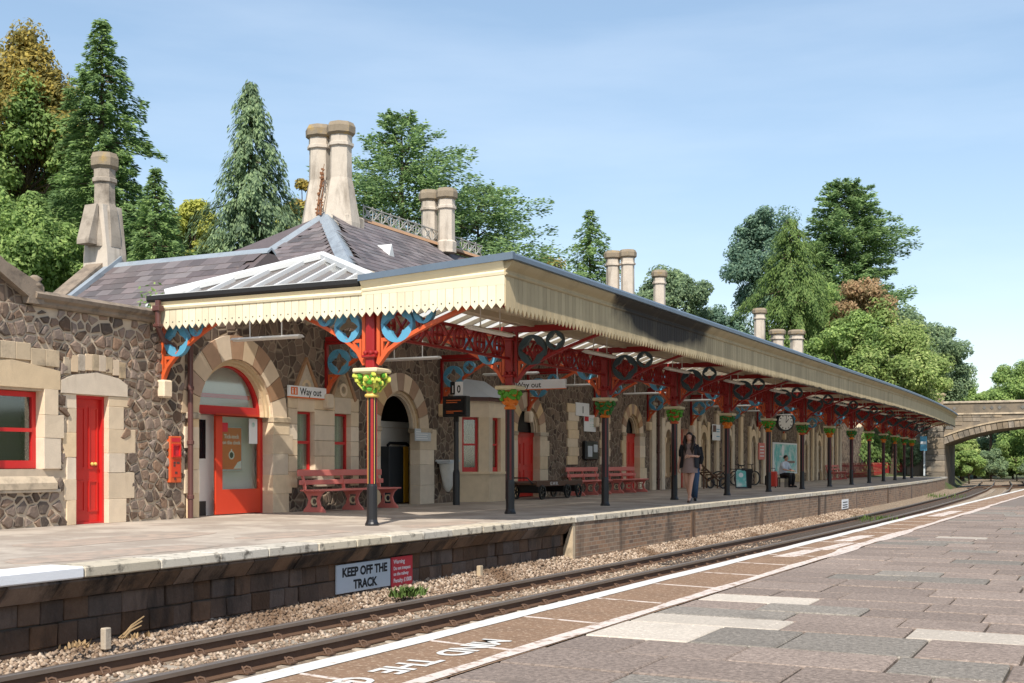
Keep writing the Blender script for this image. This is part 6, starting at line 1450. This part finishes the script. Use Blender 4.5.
# the big group on the right
broad(765,190,40,104,'fol_blue','tall dark pine at the left of the big tree group',26000,330,.2,21,48,lump=.36)
conifer(845,182,76,106,'fol_cedar','big green cedar crowning the right tree group',64000,.05,.25,.42,.26,'cedar',22)
conifer(790,216,84,94,'fol_weep','pale weeping conifer in front of the big cedar',40000,.5,.12,.62,.2,'weep',23)
broad(866,272,34,92,'fol_brown','reddish brown tree in front of the cedar',14000,360,.2,24,40,m2='fol_light')
broad(818,268,40,101,'fol_broad','green tree between the weeping conifer and the cedar',16000,380,.19,33,44)
broad(905,296,36,99,'fol_cypress','dark tree filling behind the pale bushy tree',14000,400,.19,34,40)
broad(845,300,40,90,'fol_broad','green tree behind the far chimneys',16000,400,.18,25,44)
broad(893,312,56,90,'fol_light','pale green bushy tree above the far canopy',24000,425,.18,26,56)
broad(938,316,36,112,'fol_cypress','rounded dark tree left of the bridge parapet',18000,412,.2,27,40)
broad(975,392,40,150,'fol_cypress','low tree line beyond the bridge parapet',10000,440,.26,28,30)
broad(962,378,24,125,'fol_broad','green tree filling the gap left of the bridge parapet',9000,425,.2,31,26)
broad(990,388,26,140,'fol_light','low pale tree above the middle of the bridge parapet',9000,430,.22,32,26)
broad(1030,352,44,135,'fol_broad','green tree behind the bridge at the right edge',18000,430,.24,29,40)
broad(1045,345,50,150,'fol_light','pale tree beyond the right edge of the bridge',12000,440,.26,30,30)
# beyond the arch
for i,(u,tp,hw,zc,m) in enumerate(((960,424,20,122,'fol_light'),(985,405,34,150,'fol_cypress'),(1012,415,40,145,'fol_cypress'),(1038,418,44,126,'fol_broad'),(1000,430,60,170,'fol_cypress'))):
    broad(u,tp,hw,zc,m,['pale bush seen through the left of the bridge arch','dark tree seen through the middle of the bridge arch','dark tree seen through the arch near the right edge','overhanging green tree at right inside the arch','distant dark trees closing the view through the arch'][i],20000,484,.2,40+i,50,name='cutting_tree')
for i,(u,hw,zc,m) in enumerate(((968,16,112,'fol_broad'),(990,18,124,'fol_cypress'),(1016,18,130,'fol_conifer'),(1040,20,116,'fol_cypress'))):
    broad(u,446,hw,zc,m,['green bush at the foot of the cutting inside the arch','dark bush low in the middle of the arch','dark bush low in the arch near the right edge','leafy bush beside the track beyond the foreground platform'][i],9000,482,.16,70+i,30,name='cutting_bush')
# greenery behind the red fence
for i,(u,tp,hw,zc,m) in enumerate(((850,424,18,88,'fol_light'),(869,428,16,92,'fol_broad'),(888,426,16,94,'fol_light'),(905,430,16,96,'fol_cypress'),(921,424,16,101,'fol_conifer'))):
    broad(u,tp,hw,zc,m,['bright shrub behind the fence beside the building end','green shrub behind the fence between two far columns','pale shrub behind the fence near the farthest columns','dark shrub behind the fence left of the sign post','tall dark evergreen shrub beside the bridge pier'][i],9000,470,.12,50+i,30,name='fence_shrub')
# a weed rooted in the roof gutter
broad(126,290,11,23.,'fol_light','small weed sprouting from the gutter at the wing roof corner',700,305,.03,61,12,name='gutter_weed') if False else None
rd=random.Random(33); b=B()
for k in range(120):
    a=rd.uniform(0,6.28); rr=rd.uniform(0,.32); zz=3.78+abs(rd.gauss(0,.2)); c=Vector((-15.75+rr*math.cos(a),16.75+rr*.7*math.sin(a),zz)); d=Vector((rd.gauss(0,1),rd.gauss(0,1),rd.gauss(.4,.6))).normalized()*.05; s=d.orthogonal().normalized()*.022
    b.add([c-d,c+s,c+d,c-s],[(0,1,2,3)])
w=thing('gutter_weed',(-15.75,16.75,3.5),'small weed sprouting from the gutter at the wing roof corner','plant'); b.build('leaves','fol_broad',w)
B().tube([(-15.75,16.75,3.45),(-15.75,16.75,3.9)],.015,5).tube([(-15.75,16.75,3.6),(-15.6,16.7,4.0)],.01,5).build('stem','trunk_bark',w)
print('objects',len(bpy.data.objects))
